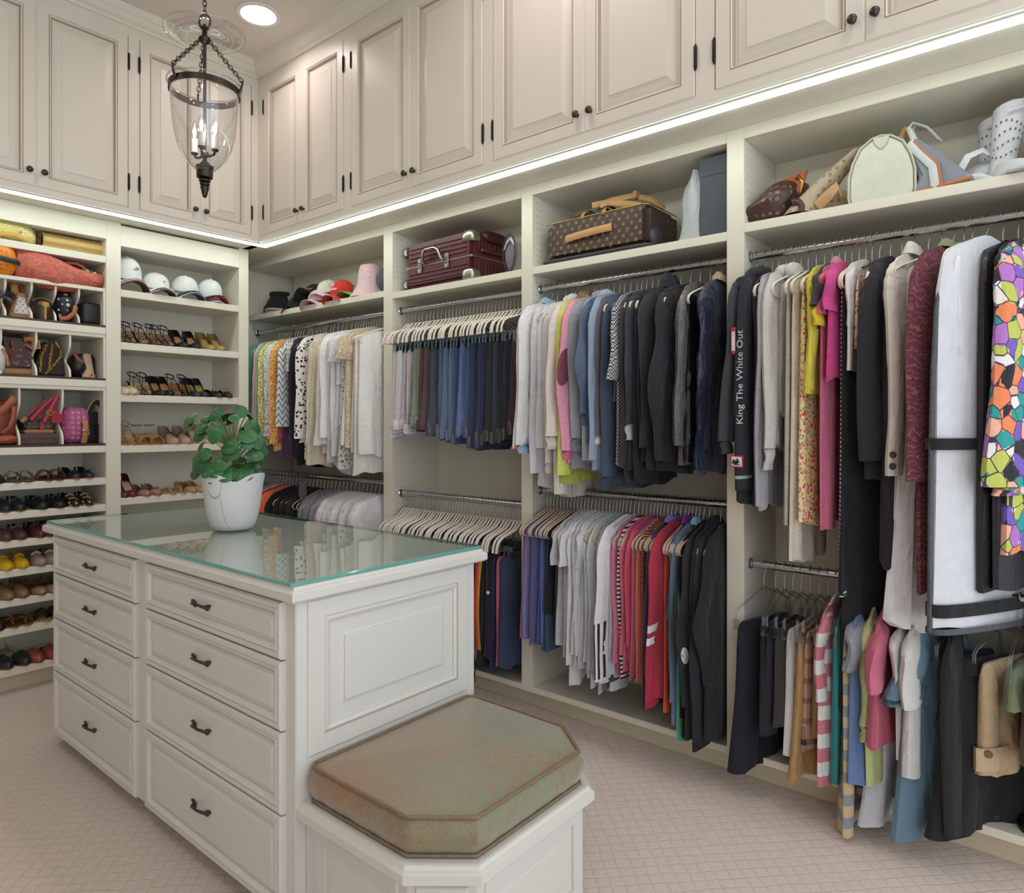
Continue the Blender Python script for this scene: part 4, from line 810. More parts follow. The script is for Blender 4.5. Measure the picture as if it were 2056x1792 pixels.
# --- coat bay, upper rail
PUF = C('3a3f58', rough=.32, sheen=0); PINKH = C('d982a0', 'heather', 'e8b0c4', sc=.5); OAT = C('cfc4b8', 'heather', 'e2dad0', sc=.6); SLT = C('4f5d76', 'heather', '5f6d86'); SLD = C('3c4a5a', 'heather', '49596b'); GRM = C('8b9098', 'heather', 'a6aab0')
for a in [
    (1030, 903, 'jacket', 'white zip jacket with coral edge', C('e4e2e6', rough=.6), dict(vs=900, r1=.06, swing=.05, cuff=C('f06a66'), cl=.012, cr=.061, smat=C('e4e2e6', rough=.6))),
    (1050, 880, 'jacket', 'white fleece with blue cuff', WH, dict(vs=893, r1=.05, swing=.04, cuff=C('9ab8cf'), cl=.05, collar=(C('9ac4d4'), .03, .008))),
    (1062, 915, 'jacket', 'pale grey rain jacket', C('dcdbe0', rough=.5), dict(vs=950, swing=.03)),
    (1078, 984, 'shirt', 'long white shirt', WH2, dict(vs=900, r1=.055, wb=.2)), (1096, 940, 'shirt', 'white cotton shirt', WH, dict(vs=905, collar=WH)),
    (1110, 925, 'jacket', 'off white hooded jacket', C('e2dfdc'), dict(vs=930, r1=.055, cuff=C('dcd2c4'), cl=.06, hood=C('e6e4e2'))),
    (1132, 1000, 'sweater', 'oatmeal wool sweater', OAT, dict(vs=875, r0=.085, r1=.075, t=.024, swing=.05, cuff=C('d8cdbf', 'vstripe', 'c6baab', sc=3), cl=.07, cr=.062, dx=-.01)),
    (1150, 968, 'jacket', 'lime yellow windbreaker', C('d3dc6a', rough=.5), dict(vs=955, r1=.06, t=.02, collar=(C('9a8458', 'leopard', '5a4630', 'c8b088', 2), .04, .012))),
    (1163, 930, 'sweater', 'pink heather sweatshirt with elbow patch', PINKH, dict(vs=905, r0=.085, r1=.065, t=.024, swing=.02, elbow=.03, cuff=C('d4708f'), cl=.05, cr=.055)),
    (1188, 948, 'sweater', 'grey marl sweatshirt', GRM, dict(vs=880, r0=.075, r1=.066, t=.022, hood=GRM, cuff=C('7f858d'), cl=.07, cr=.058)),
    (1203, 925, 'sweater', 'light grey hooded sweatshirt', C('a4a8b0', 'heather', 'b8bcc2'), dict(vs=900, t=.02, hood=C('a4a8b0', 'heather', 'b8bcc2'))),
    (1216, 895, 'sweater', 'slate blue sweatshirt', SLT, dict(vs=830, r0=.085, r1=.06, t=.022, elbow=.05, cuff=C('525f78'), cl=.06, cr=.042)),
    (1230, 945, 'sweater', 'light blue sweatshirt', C('8898ae', 'heather', '9aa8bc'), dict(vs=925, r1=.055)), (1240, 890, 'sweater', 'brown grey top with white cuff', C('6a6670'), dict(vs=875, cuff=C('e8dcd8'), cl=.05)),
    (1258, 985, 'sweater', 'dark slate sweatshirt', SLD, dict(vs=960, r0=.075, r1=.062, t=.024, swing=.02, cuff=C('3c4858'), cl=.07, cr=.055)), (1270, 800, 'shirt', 'dark teal short sleeve top', C('4a5a68'), dict(sl='short', Ls=.16)),
    (1283, 940, 'coat', 'black and white tweed coat', C('2a282c', 'tweed', 'd0cdd0'), dict(vs=760, r1=.06, swing=.06)), (1290, 965, 'coat', 'espresso wool coat', C('3a3638'), dict(vs=935, swing=.03)),
    (1307, 950, 'sweater', 'charcoal sweatshirt with pale grey cuff', C('3e454e'), dict(vs=852, r1=.055, t=.02, elbow=.02, cuff=C('c4c2c6', 'heather', 'b4b2b6'), cl=.075, cr=.052)), (1316, 975, 'sweater', 'black sweatshirt', BK2, dict(vs=965, r1=.045)), (1326, 935, 'jacket', 'black zip jacket', BK, dict(vs=900)),
    (1338, 940, 'coat', 'black shearling coat with stand collar', C('232628', 'heather', '33383a', sc=.15), dict(vs=900, r0=.09, r1=.075, t=.028, collar=(C('202324', 'heather', '30363a', sc=.15), .065, .010))), (1352, 950, 'coat', 'black fleece coat', C('25282e', 'heather', '1c1e22'), dict(vs=925, r0=.095, r1=.07, t=.03, elbow=.07)),
    (1375, 940, 'coat', 'black wool coat', BK, dict(vs=930, t=.024)), (1392, 930, 'jacket', 'grey nylon quilted jacket', C('6c6a6c', rough=.38, bump=1.0), dict(vs=895, r0=.085, r1=.075, t=.028, wr=.07, swing=.03)), (1412, 930, 'vest', 'black glossy puffer vest', C('15161a', rough=.25, bump=.6), dict(t=.026, quilt=9)),
    (1438, 955, 'jacket', 'navy puffer jacket with fur collar', C('44495f', rough=.28, bump=.9), dict(vs=945, r0=.09, r1=.075, t=.034, wr=.12, smat=C('2a2f44', rough=.25, bump=1.0), quilt=9, collar=(C('c8b090', 'leopard', '8a7050', 'e8d8bc', 2), .035, .014)))]:
    G('3u', a[0], a[1], a[2], a[3], a[4], **a[5])
build('3u', 'velvet', 2.25, 3.135)
# --- coat bay, lower rail
LR = [('c07090', 'mauve pink', 0, 1.0), ('8a8ab8', 'lavender', 0, 1), ('8c90bc', 'periwinkle', 0, 1.02), ('6a6c9a', 'indigo', 0, 1), ('5a74a4', 'blue', 0, .98), ('6f7cc4', 'bright periwinkle', 0, 1), ('3f5a72', 'teal blue', 0, 1.03), ('48607a', 'steel blue', 0, 1.03), ('26262a', 'black', 0, .8), ('1e1e22', 'black', 0, .85), ('33343a', 'charcoal', 0, .9), ('c9cacd', 'light grey', 1, .95), ('d2d3d6', 'pale grey', 1, 1.05), ('e2e2e4', 'white', 1, 1.1), ('eeeef0', 'white', 2, 1.2), ('e4e4e6', 'white', 2, 1.1), ('eaeaec', 'white', 2, 1.1), ('dcdde0', 'white', 1, 1.0), ('ececee', 'white', 2, 1.15), ('e8e8ea', 'white', 2, 1.15), ('d8dade', 'pale grey', 2, 1.2), ('bfc3c9', 'light grey marl', 2, 1.2), ('c8ccd2', 'light grey', 2, 1.23), ('7a7c82', 'grey', 2, 1.2)]
for i, (c_, n_, sl, k) in enumerate(LR):
    d = dict(name='shirt', desc=n_ + (' vest top' if not sl else ' top' if sl == 1 else ' long sleeve top'), mat=C(c_, 'heather', c_) if 'marl' in n_ else C(c_), x=2.25 + .47 * (i + .3) / len(LR), L=.66 * k + .02, sl=(None, 'short', 'long')[sl], w=.19)
    if sl == 2: d['Ls'] = .50 * k; d['r1'] = .052; d['swing'] = .02
    GARM['3l'].append(d)
for a in [
    (1222, 1372, 'shirt', 'white top with three black stripes', C('eeeef0'), dict(vs=1368, r0=.075, r1=.085, t=.022, dy=-.03, yaw=0)), (1245, 1395, 'hoodie', 'pale grey hoodie with dark cuff', C('c6cad0', 'heather', 'd2d5da'), dict(vs=1375, r1=.05, cuff=C('4a4c52'), cl=.03, cr=.05)), (1272, 1330, 'shirt', 'black and white striped top', C('e0dcdc', 'hstripe', '2a2a2e', sc=2.2), dict(vs=1380, r1=.04)),
    (1258, 1370, 'sweater', 'rose pink sweatshirt', C('e07c98', rough=.9), dict(vs=1345, r0=.08, r1=.06, t=.022, swing=.02)), (1284, 1365, 'sweater', 'salmon pink sweatshirt', C('e57a94'), dict(vs=1330, t=.02)), (1294, 1340, 'shirt', 'coral pink top', C('e85a74'), dict(vs=1310)), (1302, 1330, 'shirt', 'magenta top', C('cc3a94'), dict(vs=1300, r1=.04)), (1310, 1370, 'shirt', 'dusty rose top', C('c8707c'), dict()), (1318, 1380, 'shirt', 'peach top', C('f08a74'), dict()),
    (1322, 1400, 'shirt', 'orange and black striped top', C('ee7a5c', 'hstripe', '2a2024', sc=4.2), dict(vs=1310, r0=.05, r1=.035, swing=.0, kx=-.01)), (1330, 1440, 'shirt', 'dark navy top', C('24263c'), dict()), (1338, 1375, 'sweater', 'plum purple sweatshirt', C('54465f', 'heather', '62546d'), dict(vs=1370, r0=.075, r1=.055, t=.02, elbow=.01)), (1346, 1350, 'shirt', 'lilac blue top', C('6a62b0'), dict(collar=C('7a72c0'))),
    (1366, 1420, 'sweater', 'red sweatshirt with two white bands', C('b83048'), dict(vs=1435, r0=.085, r1=.06, t=.026, swing=.03, kx=-.01, dy=-.045, yaw=0)), (1378, 1445, 'shirt', 'orange and black trousers top', C('ea6440'), dict()), (1384, 1400, 'shirt', 'violet zip top', C('6a2a80'), dict(collar=(C('7a3490'), .035, .004))), (1392, 1420, 'shirt', 'steel blue long top', C('486886'), dict(vs=1260)), (1402, 1480, 'sweater', 'grey blue hoodie', C('66788a', 'heather', '78899a'), dict(vs=1430, r0=.06)), (1410, 1510, 'shirt', 'mint green top', C('58b894'), dict(collar=C('7ab0d0'))),
    (1424, 1505, 'hoodie', 'black training top', BK2, dict(vs=1470, r0=.08, r1=.055, t=.022)), (1438, 1500, 'hoodie', 'black top with white patch', C('26262a'), dict(vs=1440, r0=.08, r1=.06, elbow=.05, t=.022, dy=-.02)), (1450, 1530, 'hoodie', 'black hooded jacket', BK, dict(vs=1500, hood=BK, t=.022)), (1462, 1520, 'hoodie', 'ink black zip jacket', C('24252e'), dict(vs=1515, r0=.08, r1=.065, t=.024, elbow=.02)), (1476, 1515, 'hoodie', 'black zip jacket', C('1f2025'), dict(vs=1400, elbow=.08, r0=.08, t=.022))]:
    G('3l', a[0], a[1], a[2], a[3], a[4], **a[5])
build('3l', 'beige', 2.24, 3.155)
def gfind(rail, txt): return [g for g in GARM[rail] if txt in g['desc']][0]
def band(par, z0, z1, r, fl, cy, mat, name='band', n=16, cx=0):
    rows = [[(cx + math.cos(a) * r * fl, cy + math.sin(a) * r, z) for a in [2 * pi * k / n for k in range(n)]] for z in (z0, (z0 + z1) / 2, z1)]
    return B().grid(np.array(rows), 0, True).o(name, mat, par, 180)
# --- dress bay, upper rail
for a in [
    (1478, 890, 'hoodie', 'charcoal fleece hoodie', CH, dict(vs=885, r0=.085, r1=.062, t=.03, swing=.05, kx=-.02, cuff=C('33353a'), cl=.06, cr=.045, hood=CH)),
    (1494, 1005, 'hoodie', 'black hoodie with vertical lettering', C('24242c'), dict(vs=985, r0=.06, r1=.058, t=.026, swing=.01, hood=BK2, dy=-.04, yaw=-.05)), (1510, 1015, 'sweater', 'maroon knit sweater', C('4a2a30'), dict(vs=960, r1=.04)), 
    (1532, 1025, 'sweater', 'soft grey sweater', C('a9abb1'), dict(vs=1018, r0=.07, r1=.055, t=.02)), (1548, 900, 'hoodie', 'oatmeal speckled hoodie', C('d3cec8', 'heather', 'b8b2ac', sc=.35), dict(vs=900, r0=.075, r1=.056, t=.024, cuff=C('cdc7c1', 'heather', 'b4aea8'), cl=.09, cr=.044, hood=C('d9d4ce'))),
    (1562, 830, 'scarf', 'knotted oatmeal scarf', C('dcd7d0', 'heather', 'cac4bd'), dict(w=.13, t=.02, hood=C('e0dbd4'))), (1566, 1060, 'dress', 'stone lace dress', C('b8ab9c', 'brocade', 'a09386', 'd6cabb', 1.6), dict(t=.02)), (1580, 1135, 'dress', 'ivory crochet dress', C('d8cdbb', 'brocade', 'c0b29c', 'efe6d6', 1.5), dict(t=.02)),
    (1597, 1055, 'dress', 'yellow floral midi dress', C('efe3a4', 'floral', 'e0523e', 'e87a9a', 1.5, leaf='58a070'), dict(t=.024, w=.18, wb=.2)), (1614, 790, 'sweater', 'yellow ribbed sweater', C('d8cf50', 'vstripe', 'c2b83a', sc=2), dict(vs=790, r0=.055, r1=.05, t=.02)), (1622, 660, 'top', 'black and yellow t-shirt', C('36343a'), dict(sl='short', Ls=.13, r0=.085, r1=.095, t=.02, cuff=C('eac42c'), cl=.08, cr=.08)),
    (1642, 1060, 'dress', 'pink sheath dress', C('d8708f'), dict(sl='short', Ls=.16, r0=.07, r1=.075, t=.016, collar=C('e08aa4'))), (1652, 760, 'top', 'fuchsia t-shirt', C('d8488e'), dict(sl='short', Ls=.15, t=.016)), (1663, 1195, 'dress', 'black and white striped dress', C('e8e2e2', 'hstripe', '232328', sc=2.6), dict(t=.018, w=.18)),
    (1678, 1195, 'dress', 'black long dress', C('1e1e26'), dict(t=.018)), (1690, 740, 'top', 'ivory satin top', C('ece6e0', rough=.5), dict(sl='short', Ls=.2, r0=.05, r1=.04, t=.016, hk='clear')), (1700, 700, 'top', 'peach floral top', C('efd0c0', 'floral', 'd88870', 'c87a70', 1.2), dict(t=.014, hk='clear')),
    (1722, 960, 'coat', 'black tailored coat', C('25262b'), dict(yaw=-0.15, vs=925, r0=.085, r1=.085, t=.03, swing=.03)), (1735, 1140, 'skirt', 'black pleated long dress', C('22222a'), dict(t=.022, w=.19)), (1700, 1440, 'trousers', 'black wide leg trousers', C('202125'), dict(yaw=-0.5, t=.022, w=.15, wb=.19, kind='pants', hk='black')),
    (1768, 1045, 'jacket', 'cream wool jacket with buttons', C('ebe4d6', rough=.95), dict(yaw=-0.15, vs=955, r0=.085, r1=.07, t=.03, swing=.02, collar=(C('efe9dc'), .045, .002))), (1782, 1255, 'skirt', 'white tiered skirt', WH, dict(yaw=-.35, t=.036, w=.14, wb=.22, amp=1.0, nf=15, hem=.03)),
    (1806, 980, 'dress', 'grey dress with blue flowers', C('c3c4c8', 'floral', '4a5a90', '8a90a8', .3), dict(t=.02, w=.2)), (1842, 1180, 'dress', 'burgundy paisley dress', C('5a2638', 'paisley', '8a3048', '4c2436', 1.5), dict(yaw=-.35, dy=-.045, t=.03, w=.2, vs=965, r0=.085, r1=.08, smat=C('5a2638', 'paisley', '8a3048', '4c2436', 1.5), collar=(C('8f9a70'), .028, .006))),
    (1862, 700, 'top', 'white chiffon blouse', WH, dict(sl='short', Ls=.22, r0=.05, r1=.04, t=.014, hk='white')), (1896, 1200, 'garment_bag', 'dark grey garment bag', C('47484c', rough=.7), dict(yaw=-.15, kind='bag', t=.02, hk='black', wb=.20)), (1942, 1268, 'garment_bag', 'white garment bag with grey binding', C('dfe1e5', rough=.55, bump=.3), dict(yaw=-.5, dy=-.09, kind='bag', t=.036, hk='white', wb=.23)),
    (1995, 1200, 'garment_bag', 'black garment bag with ribbed edge', C('232328', rough=.6), dict(yaw=-.2, dy=.02, kind='bag', t=.03, hk='clear', wb=.22)), (2025, 1190, 'garment_bag', 'tall black suit bag', C('2a2a30', rough=.6), dict(yaw=-.2, dy=.02, kind='bag', t=.028, hk='black', wb=.22)), (2050, 1125, 'dress', 'multicoloured geometric print dress', C('efe9e4', 'geo', sc=1.6), dict(yaw=-0.35, vs=980, r0=.09, r1=.085, t=.032, bell=.03, smat=C('efe9e4', 'geo', sc=1.6), cuff=C('40505a', 'geo', sc=3.0), cl=.04, cr=.07))]:
    G('4u', a[0], a[1], a[2], a[3], a[4], **a[5])
build('4u', 'velvet', 3.275, 4.195)
# --- dress bay, lower rail
for a in [
    (1512, 1572, 'trousers', 'navy wide trousers folded low', C('1c1e2a'), dict(yaw=-0.3, kind='pants', t=.03, w=.15, wb=.19)), (1540, 1490, 'trousers', 'black wool trousers', C('20222c'), dict(kind='pants', t=.022, w=.14, wb=.17)), (1556, 1485, 'skirt', 'dark navy skirt', C('23242e'), dict(kind='pants', t=.018, w=.15, wb=.17)), (1567, 1480, 'skirt', 'charcoal brown skirt', C('3a3634'), dict(kind='pants', t=.018, w=.14, wb=.16)),
    (1578, 1540, 'trousers', 'pale grey trousers', C('d4d0cd'), dict(kind='pants', t=.018, w=.13, wb=.16)), (1592, 1578, 'skirt', 'gold satin skirt', C('c09a68', rough=.38), dict(kind='pants', t=.02, w=.13, wb=.2, amp=.6)), (1612, 1530, 'skirt', 'beige plaid skirt', C('c29a86', 'plaid', '3c3230'), dict(kind='pants', t=.018, w=.14, wb=.16)), (1626, 1500, 'skirt', 'brown skirt with yellow scrolls', C('94694a'), dict(kind='pants', t=.018, w=.14, wb=.15)),
    (1642, 1590, 'shirt', 'pink and white striped long top', C('eae6e4', 'hstripe', 'd8808e', sc=.42), dict(vs=1420, t=.018, w=.16, wb=.19, r1=.05)), (1656, 1588, 'shirt', 'teal ribbed top', C('2f9096'), dict(t=.016, w=.17)), 
    (1688, 1690, 'sweater', 'grey sweater with gold stripes', C('8d9498', 'hstripe', 'cdb48e', sc=.55), dict(t=.022, w=.18, wb=.2)), (1697, 1570, 'shirt', 'cornflower blue top', C('6f88b8'), dict(t=.018, sl='short', Ls=.14, smat=C('8a8e9c', 'heather', 'a0a4b0'), wb=.21)), (1738, 1590, 'sweater', 'pale lime cardigan', C('d2da9a'), dict(vs=1470, t=.024, r0=.08, r1=.062, w=.18, cuff=C('cdd592', 'vstripe', 'bcc582', sc=2), cl=.07, cr=.05)),
    (1755, 1500, 'shirt', 'rose pink t-shirt', C('cf6d84'), dict(sl='short', t=.018, Ls=.18)), (1792, 1698, 'trousers', 'white seersucker trousers', C('dddfe6', 'hstripe', 'd2d5de', sc=12), dict(yaw=-0.5, kind='pants', t=.028, w=.13, wb=.20, amp=.6, hk='white')), (1805, 1540, 'shirt', 'white linen shirt', C('e9e9ea'), dict(sl='short', t=.02, Ls=.2)), (1822, 1560, 'shirt', 'stone linen shirt', C('d8d4ce'), dict(sl='short', t=.018, Ls=.22)), 
    (1866, 1703, 'sweater', 'dusty blue knit sweater', C('5b7688', 'heather', '6c8798'), dict(yaw=-0.35, sl='short', Ls=.20, r0=.075, r1=.10, t=.03, wb=.24, cuff=C('6a8494', 'vstripe', '4d6676', sc=2.2), cl=.035, cr=.10)), (1918, 1700, 'coat', 'black long cardigan', C('252428'), dict(t=.022)), (1938, 1500, 'trousers', 'navy cargo trousers', C('232b3e', rough=.7), dict(yaw=-0.45, kind='pants', t=.03, w=.13, wb=.15)), (1955, 1715, 'skirt', 'black flared skirt', C('1d1c1f'), dict(yaw=-0.6, kind='pants', t=.026, w=.15, wb=.25)),
    (1992, 1590, 'trousers', 'khaki trousers with buttoned cuff', C('cdb38e'), dict(yaw=-0.4, kind='pants', t=.028, w=.13, wb=.15)), (2012, 1450, 'trousers', 'olive green trousers', C('7d8a68'), dict(kind='pants', t=.022, w=.14)), (2046, 1560, 'trousers', 'taupe tailored trousers', C('7e6c62'), dict(kind='pants', t=.026, w=.15, wb=.17)), (2065, 1565, 'trousers', 'brown grey trousers', C('6f5f56'), dict(kind='pants', t=.024, w=.15, wb=.17))]:
    G('4l', a[0], a[1], a[2], a[3], a[4], **a[5])
build('4l', 'clear', 3.275, 4.195)
# ------------------------------------------------------------------ caps, suitcases and bags
# local frame of every shelf item: x = out of the shelf towards the room, y = to the viewer's right along the shelf, z = up
def put(side, name, label, cat, along, z, depth, yaw=0.0, group=None):
    if side == 'L': return thing(name, label, cat, (depth, along, z), (0, 0, yaw), group)
    return thing(name, label, cat, (along, -depth, z), (0, 0, -pi / 2 + yaw), group)
def yL(u, v=600, x=-.05): return onX(u, v, x)[1]
def xR(u, v=500, y=.05): return onY(u, v, y)[0]
def arc(c, r, a0, a1, n=12, ax='yz', ry=None):
    out = []
    for i in range(n + 1):
        a = a0 + (a1 - a0) * i / n; p, q = r * math.cos(a), (ry or r) * math.sin(a)
        out.append({'yz': (c[0], c[1] + p, c[2] + q), 'xz': (c[0] + p, c[1], c[2] + q), 'xy': (c[0] + p, c[1] + q, c[2])}[ax])
    return out
def strap(par, pts, w, mat, th=.15, name='strap'):
    t_ = Vector(pts[1]) - Vector(pts[0]); u_ = Vector((1, 0, 0)).cross(t_)          # a flat band whose face looks out of the shelf
    return B().tube(pts, w, 8, flat=th, up=u_ if u_.length > 1e-4 else (0, 1, 0)).o(name, mat, par, 70)
def brim_b(r0=.078, r1=.155, droop=.046, ang=1.25, sx=1.0, th=.003):
    P = []; n = 14
    for k, top in ((0, 1), (1, 1), (1, 0), (0, 0)):
        row = []
        for i in range(n + 1):
            a = -ang + 2 * ang * i / n; e = math.cos(a * 1.15) if abs(a * 1.15) < pi / 2 else 0; r = r0 + (r1 - r0) * k * max(.05, e) ** .6
            x, y = r * math.cos(a) * sx, r * math.sin(a); row.append((x, y, -droop * (y / .09) ** 2 - .006 * k + (th if top else 0)))
        P.append(row)
    return B().grid(np.array(P))
def cap(side, along, z, depth, label, mats, tilt=0, lift=0.0, yaw=0, squash=1.0, group='caps on the shelves', under=()):
    t = put(side, 'baseball_cap', label, 'cap', along, z, depth, yaw, group); cr, br = mats
    dome = []
    for i in range(9):
        th = i / 8 * pi / 2; r = .088 * math.cos(th) ** .72 * (1 - .0); dome.append([(r * math.cos(a) * (1.08 if math.cos(a) > 0 else .98), r * math.sin(a) * .92, (.105 - .022 * (math.cos(a) < -.2) * math.cos(th)) * squash * math.sin(th) - .003 * abs(math.sin(3 * a)) * math.cos(th)) for a in [2 * pi * k / 24 for k in range(24)]])
    c = B().grid(np.array(dome), 0, True).o('crown', cr, t, 80); c.location = (0, 0, .034 + lift); c.rotation_euler = (0, tilt, 0)
    b = brim_b().o('brim', br, c, 60); B().ball((0, 0, .106 * squash), .008, 8, 5, (1, 1, .5)).o('button', cr, c, 80)
    for q, m in enumerate(under):
        o = brim_b(.082, .15 + .002 * q).o('stacked_brim', m, t, 60); o.location = (.004 * q, .003 * (q % 2), .030 + lift - .009 * (q + 1))
    return t, c
CW = C('eff1ef', bump=.2); CG = C('2f7a48'); CBK = C('1d1d22', bump=.2)
z = L2S[0]
for i, (u, lab, lift, un, sq, tl) in enumerate(((266, 'tall white cap with green crocodile badge on the stack beside the cubbies', .055, (C('4a6a90'), C('e0a030'), C('6a2a34')), 1.25, .12), (324, 'white cap with small green badge and orange piping, second on the cap shelf', .03, (WH, C('e8d8d0'), C('3a3c44')), .85, .2), (383, 'plain white cap on a stack of striped brims, third on the cap shelf', .035, (C('3a3c44'), WH, C('5a5c66')), .9, .2), (432, 'white cap tipped back over a red brim beside the corner divider', .03, (CBK, C('b8303c')), 1.0, .35))):
    t, c = cap('L', yL(u, 560), z, -.14, lab, (CW, CW), tl, lift, 0, sq, 'white caps on the shelf', un)
    if i < 2:      # crocodile badge
        s_ = .9 if i == 0 else .5; pts = [(-.022, -.002), (-.014, .006), (-.004, .010), (.008, .009), (.018, .005), (.026, .008), (.026, .012), (.010, .016), (-.012, .014), (-.024, .006), (-.028, .0), (-.018, -.008), (.0, -.010), (.012, -.007), (.020, -.002), (.010, -.001), (-.002, -.003), (-.012, -.004)]
        b = B().prism([(-x * s_, y * s_) for x, y in pts], 0, .0015); o = b.o('badge', CG, c); o.matrix_local = frame_mat((.083, .012, .05 * sq), (0, 1, 0), (-.45, 0, .9))
# hats of the corner unit
zz = 2.175
t = put('R', 'sun_visor', 'black sun visor lying on a pink and cream visor stack', 'visor', xR(543, 600, .1) + .06, zz, -.11, group='visors')
for q, m in enumerate((C('c8b8a0'), C('d8686c'), C('d8cbb8'), CBK)):
    z0_ = .006 + .011 * q; prf = [(.128, z0_), (.12, z0_ + .012), (.118, z0_ + .014)] if q < 3 else [(.128, z0_ + .004), (.112, .07), (.092, .112), (.080, .132), (.080, .152)]
    P = [[(r_ * math.cos(a) - .045, r_ * math.sin(a) * .95, z_ + .004 * math.cos(2 * a)) for a in [-1.5 + 3.0 * i / 16 for i in range(17)]] for r_, z_ in prf]
    P = P + [[(x - .004, y, z_ - .003) for x, y, z_ in r_] for r_ in reversed(P)]
    B().grid(np.array(P)).o('visor_brim', m, t, 60)
B().tube([(.083 * math.cos(a) - .045, .080 * math.sin(a), .150) for a in [-1.7 + 3.4 * i / 14 for i in range(15)]], .013, 8, flat=.3).o('headband', CBK, t, 80)
cap('R', xR(600, 600, .12), zz, -.13, 'black cap lying beside the visor stack', (CBK, CBK), .1, 0, .5, .7)
t, c = cap('R', xR(632, 595, .16), zz, -.17, 'black cap with gold script standing behind the pink caps', (CBK, CBK), -.35, .05, .2, .9)
text_mesh('script', 'Pirates', .036, C('d8a030'), c, frame_mat((.095, .0, .02), (0, 1, 0), (-.4, 0, .9)))
cap('R', xR(645, 590, .10), zz, -.10, 'pale pink cap below the cream cap', (C('e8c4cc'), C('e8c4cc')), .05, 0, .25, .75)
cap('R', xR(663, 575, .14), zz, -.14, 'cream cap with wide brim on top of the pink cap', (C('e6e0d2'), C('e9dcd4')), .15, .06, .15, .8)
t, c = cap('R', xR(692, 585, .10), zz, -.10, 'red cap with white lettering next to the pink sun hat', (C('d8362c'), C('d8362c')), .1, .01, .05, .95)
text_mesh('lettering', 'Fly\nEmirates', .030, C('f4f2f0'), c, frame_mat((.088, -.008, .052), (0, 1, 0), (-.42, 0, .9)))
t = put('R', 'baseball_cap', 'green cap pressed against the pink sun hat', 'cap', xR(715, 585, .12), zz, -.15); brim_b(.05, .14).o('brim', C('7ab84a'), t, 60).location = (.02, 0, .05); B().ball((-.03, 0, .03), .08, 14, 8, (1, .9, .8)).o('crown', C('7ab84a'), t, 80).location = (0, 0, .03)
t = put('R', 'sun_hat', 'pale pink woven bucket hat with tall crown', 'hat', xR(742, 560, .12), zz, -.13)
B().lathe([(.135, .002), (.115, .03), (.092, .07), (.082, .10), (.075, .17), (.066, .205), (.03, .215), (.0001, .216)], 28).o('hat_body', C('e9cdd0', 'weave', 'e0bfc4', 'd4b0b6', .7), t, 70)
t, c = cap('R', xR(778, 545, .10), zz, -.12, 'grey cap propped between the pink sun hat and the divider', (C('5a5c62'), C('c8c8cc')), 1.1, .06, .4, .8)
# burgundy suitcase
BURG = leather('5c1f2a', .3); ALU = metal('satin_aluminium', 'b4b4a8', .32); RUB = plain('grey_rubber', '4a4a4c', .6)
sx0, sx1, h, dp = 1.275, 1.80, .262, .315
su = put('R', 'suitcase', 'burgundy ribbed hard suitcase with silver corners lying on the shelf', 'suitcase', (sx0 + sx1) / 2, 2.157, -.025, -.02); wv = (sx1 - sx0) / 2
b = B().box(-dp, 0, -wv, wv, .004, h); b.o('shell', BURG, su, None, .022)
for zr in [.04, .062, .084, .152, .176, .2, .224]: B().tube([(.0025, -wv + .03, zr), (.0025, wv - .04, zr)], .0032, 6).o('rib', BURG, su, 80)
for k in range(10):
    for z0, z1 in ((.03, .105), (.150, .235)): B().tube([(-.045 - k * .026, wv + .0025, z0), (-.045 - k * .026, wv + .0025, z1)], .003, 6).o('rib', BURG, su, 80)
B().box(-dp - .002, .003, -wv - .003, wv + .003, .118, .130).o('frame_band', ALU, su, None, .004)
for yy in (wv - .045,):
    for zc in (.03, h - .03): B().ball((-.03, yy + .01, zc), .06, 14, 8, (.72, .72, .55), 0, 0, .55).o('corner_guard', ALU, su, 60)
for yy in (-.14, .075):
    l_ = B().box(.0, .012, yy - .016, yy + .016, .085, .165).o('latch', ALU, su, None, .005)
    for k in range(3): B().box(.012, .014, yy - .006, yy + .006, .105 + k * .014, .114 + k * .014).o('dial', RUB, l_)
B().tube([(.004, -.10, .132), (.026, -.098, .140), (.034, -.085, .185), (.038, -.06, .200), (.038, .01, .200), (.034, .035, .185), (.026, .048, .140), (.004, .05, .132)], .010, 8, flat=.7).o('handle', ALU, su, 60)
B().tube([(-.06, wv + .004, .160), (-.07, wv + .016, .160), (-.21, wv + .016, .160), (-.22, wv + .004, .160)], .010, 8, flat=.6).o('side_handle', BURG, su, 60)
B().ball((-.17, wv - .01, h - .02), .08, 14, 8, (1.2, .5, .4), 0, 0, .6).o('top_pad', leather('4a1822', .4), su, 70)
for zc in (.03, h - .045):
    w_ = B().lathe([(.0001, -.011), (.026, -.011), (.030, -.006), (.030, .006), (.026, .011), (.0001, .011)], 18).o('wheel', RUB, su, 45); w_.location = (-.035, -wv - .03, zc + .012); w_.rotation_euler = (0, pi / 2, 0)
    hb = B().lathe([(.0001, .0125), (.018, .0125), (.019, .011)], 12).o('hub', plain('wheel_hub', 'd8d8d0', .4), w_, 45)
    B().box(-.06, -.01, -wv - .015, -wv + .005, zc - .006, zc + .026).o('wheel_mount', RUB, su, None, .004)
t = put('R', 'eye_mask', 'grey oval sleep mask pouch leaning beside the burgundy suitcase', 'pouch', xR(1025, 500, .03) - .0, 2.157, -.035, -.25)
B().ball((0, 0, .098), .05, 20, 10, (.25, 1.0, 1.85)).o('pouch', C('77707a', rough=.6, bump=.1), t, 80); B().tube([(.013, .05 * math.sin(a), .098 + .093 * math.cos(a)) for a in [2 * pi * k / 24 for k in range(24)]], .003, 6, closed=True).o('edge_binding', C('3a363c'), t, 80)
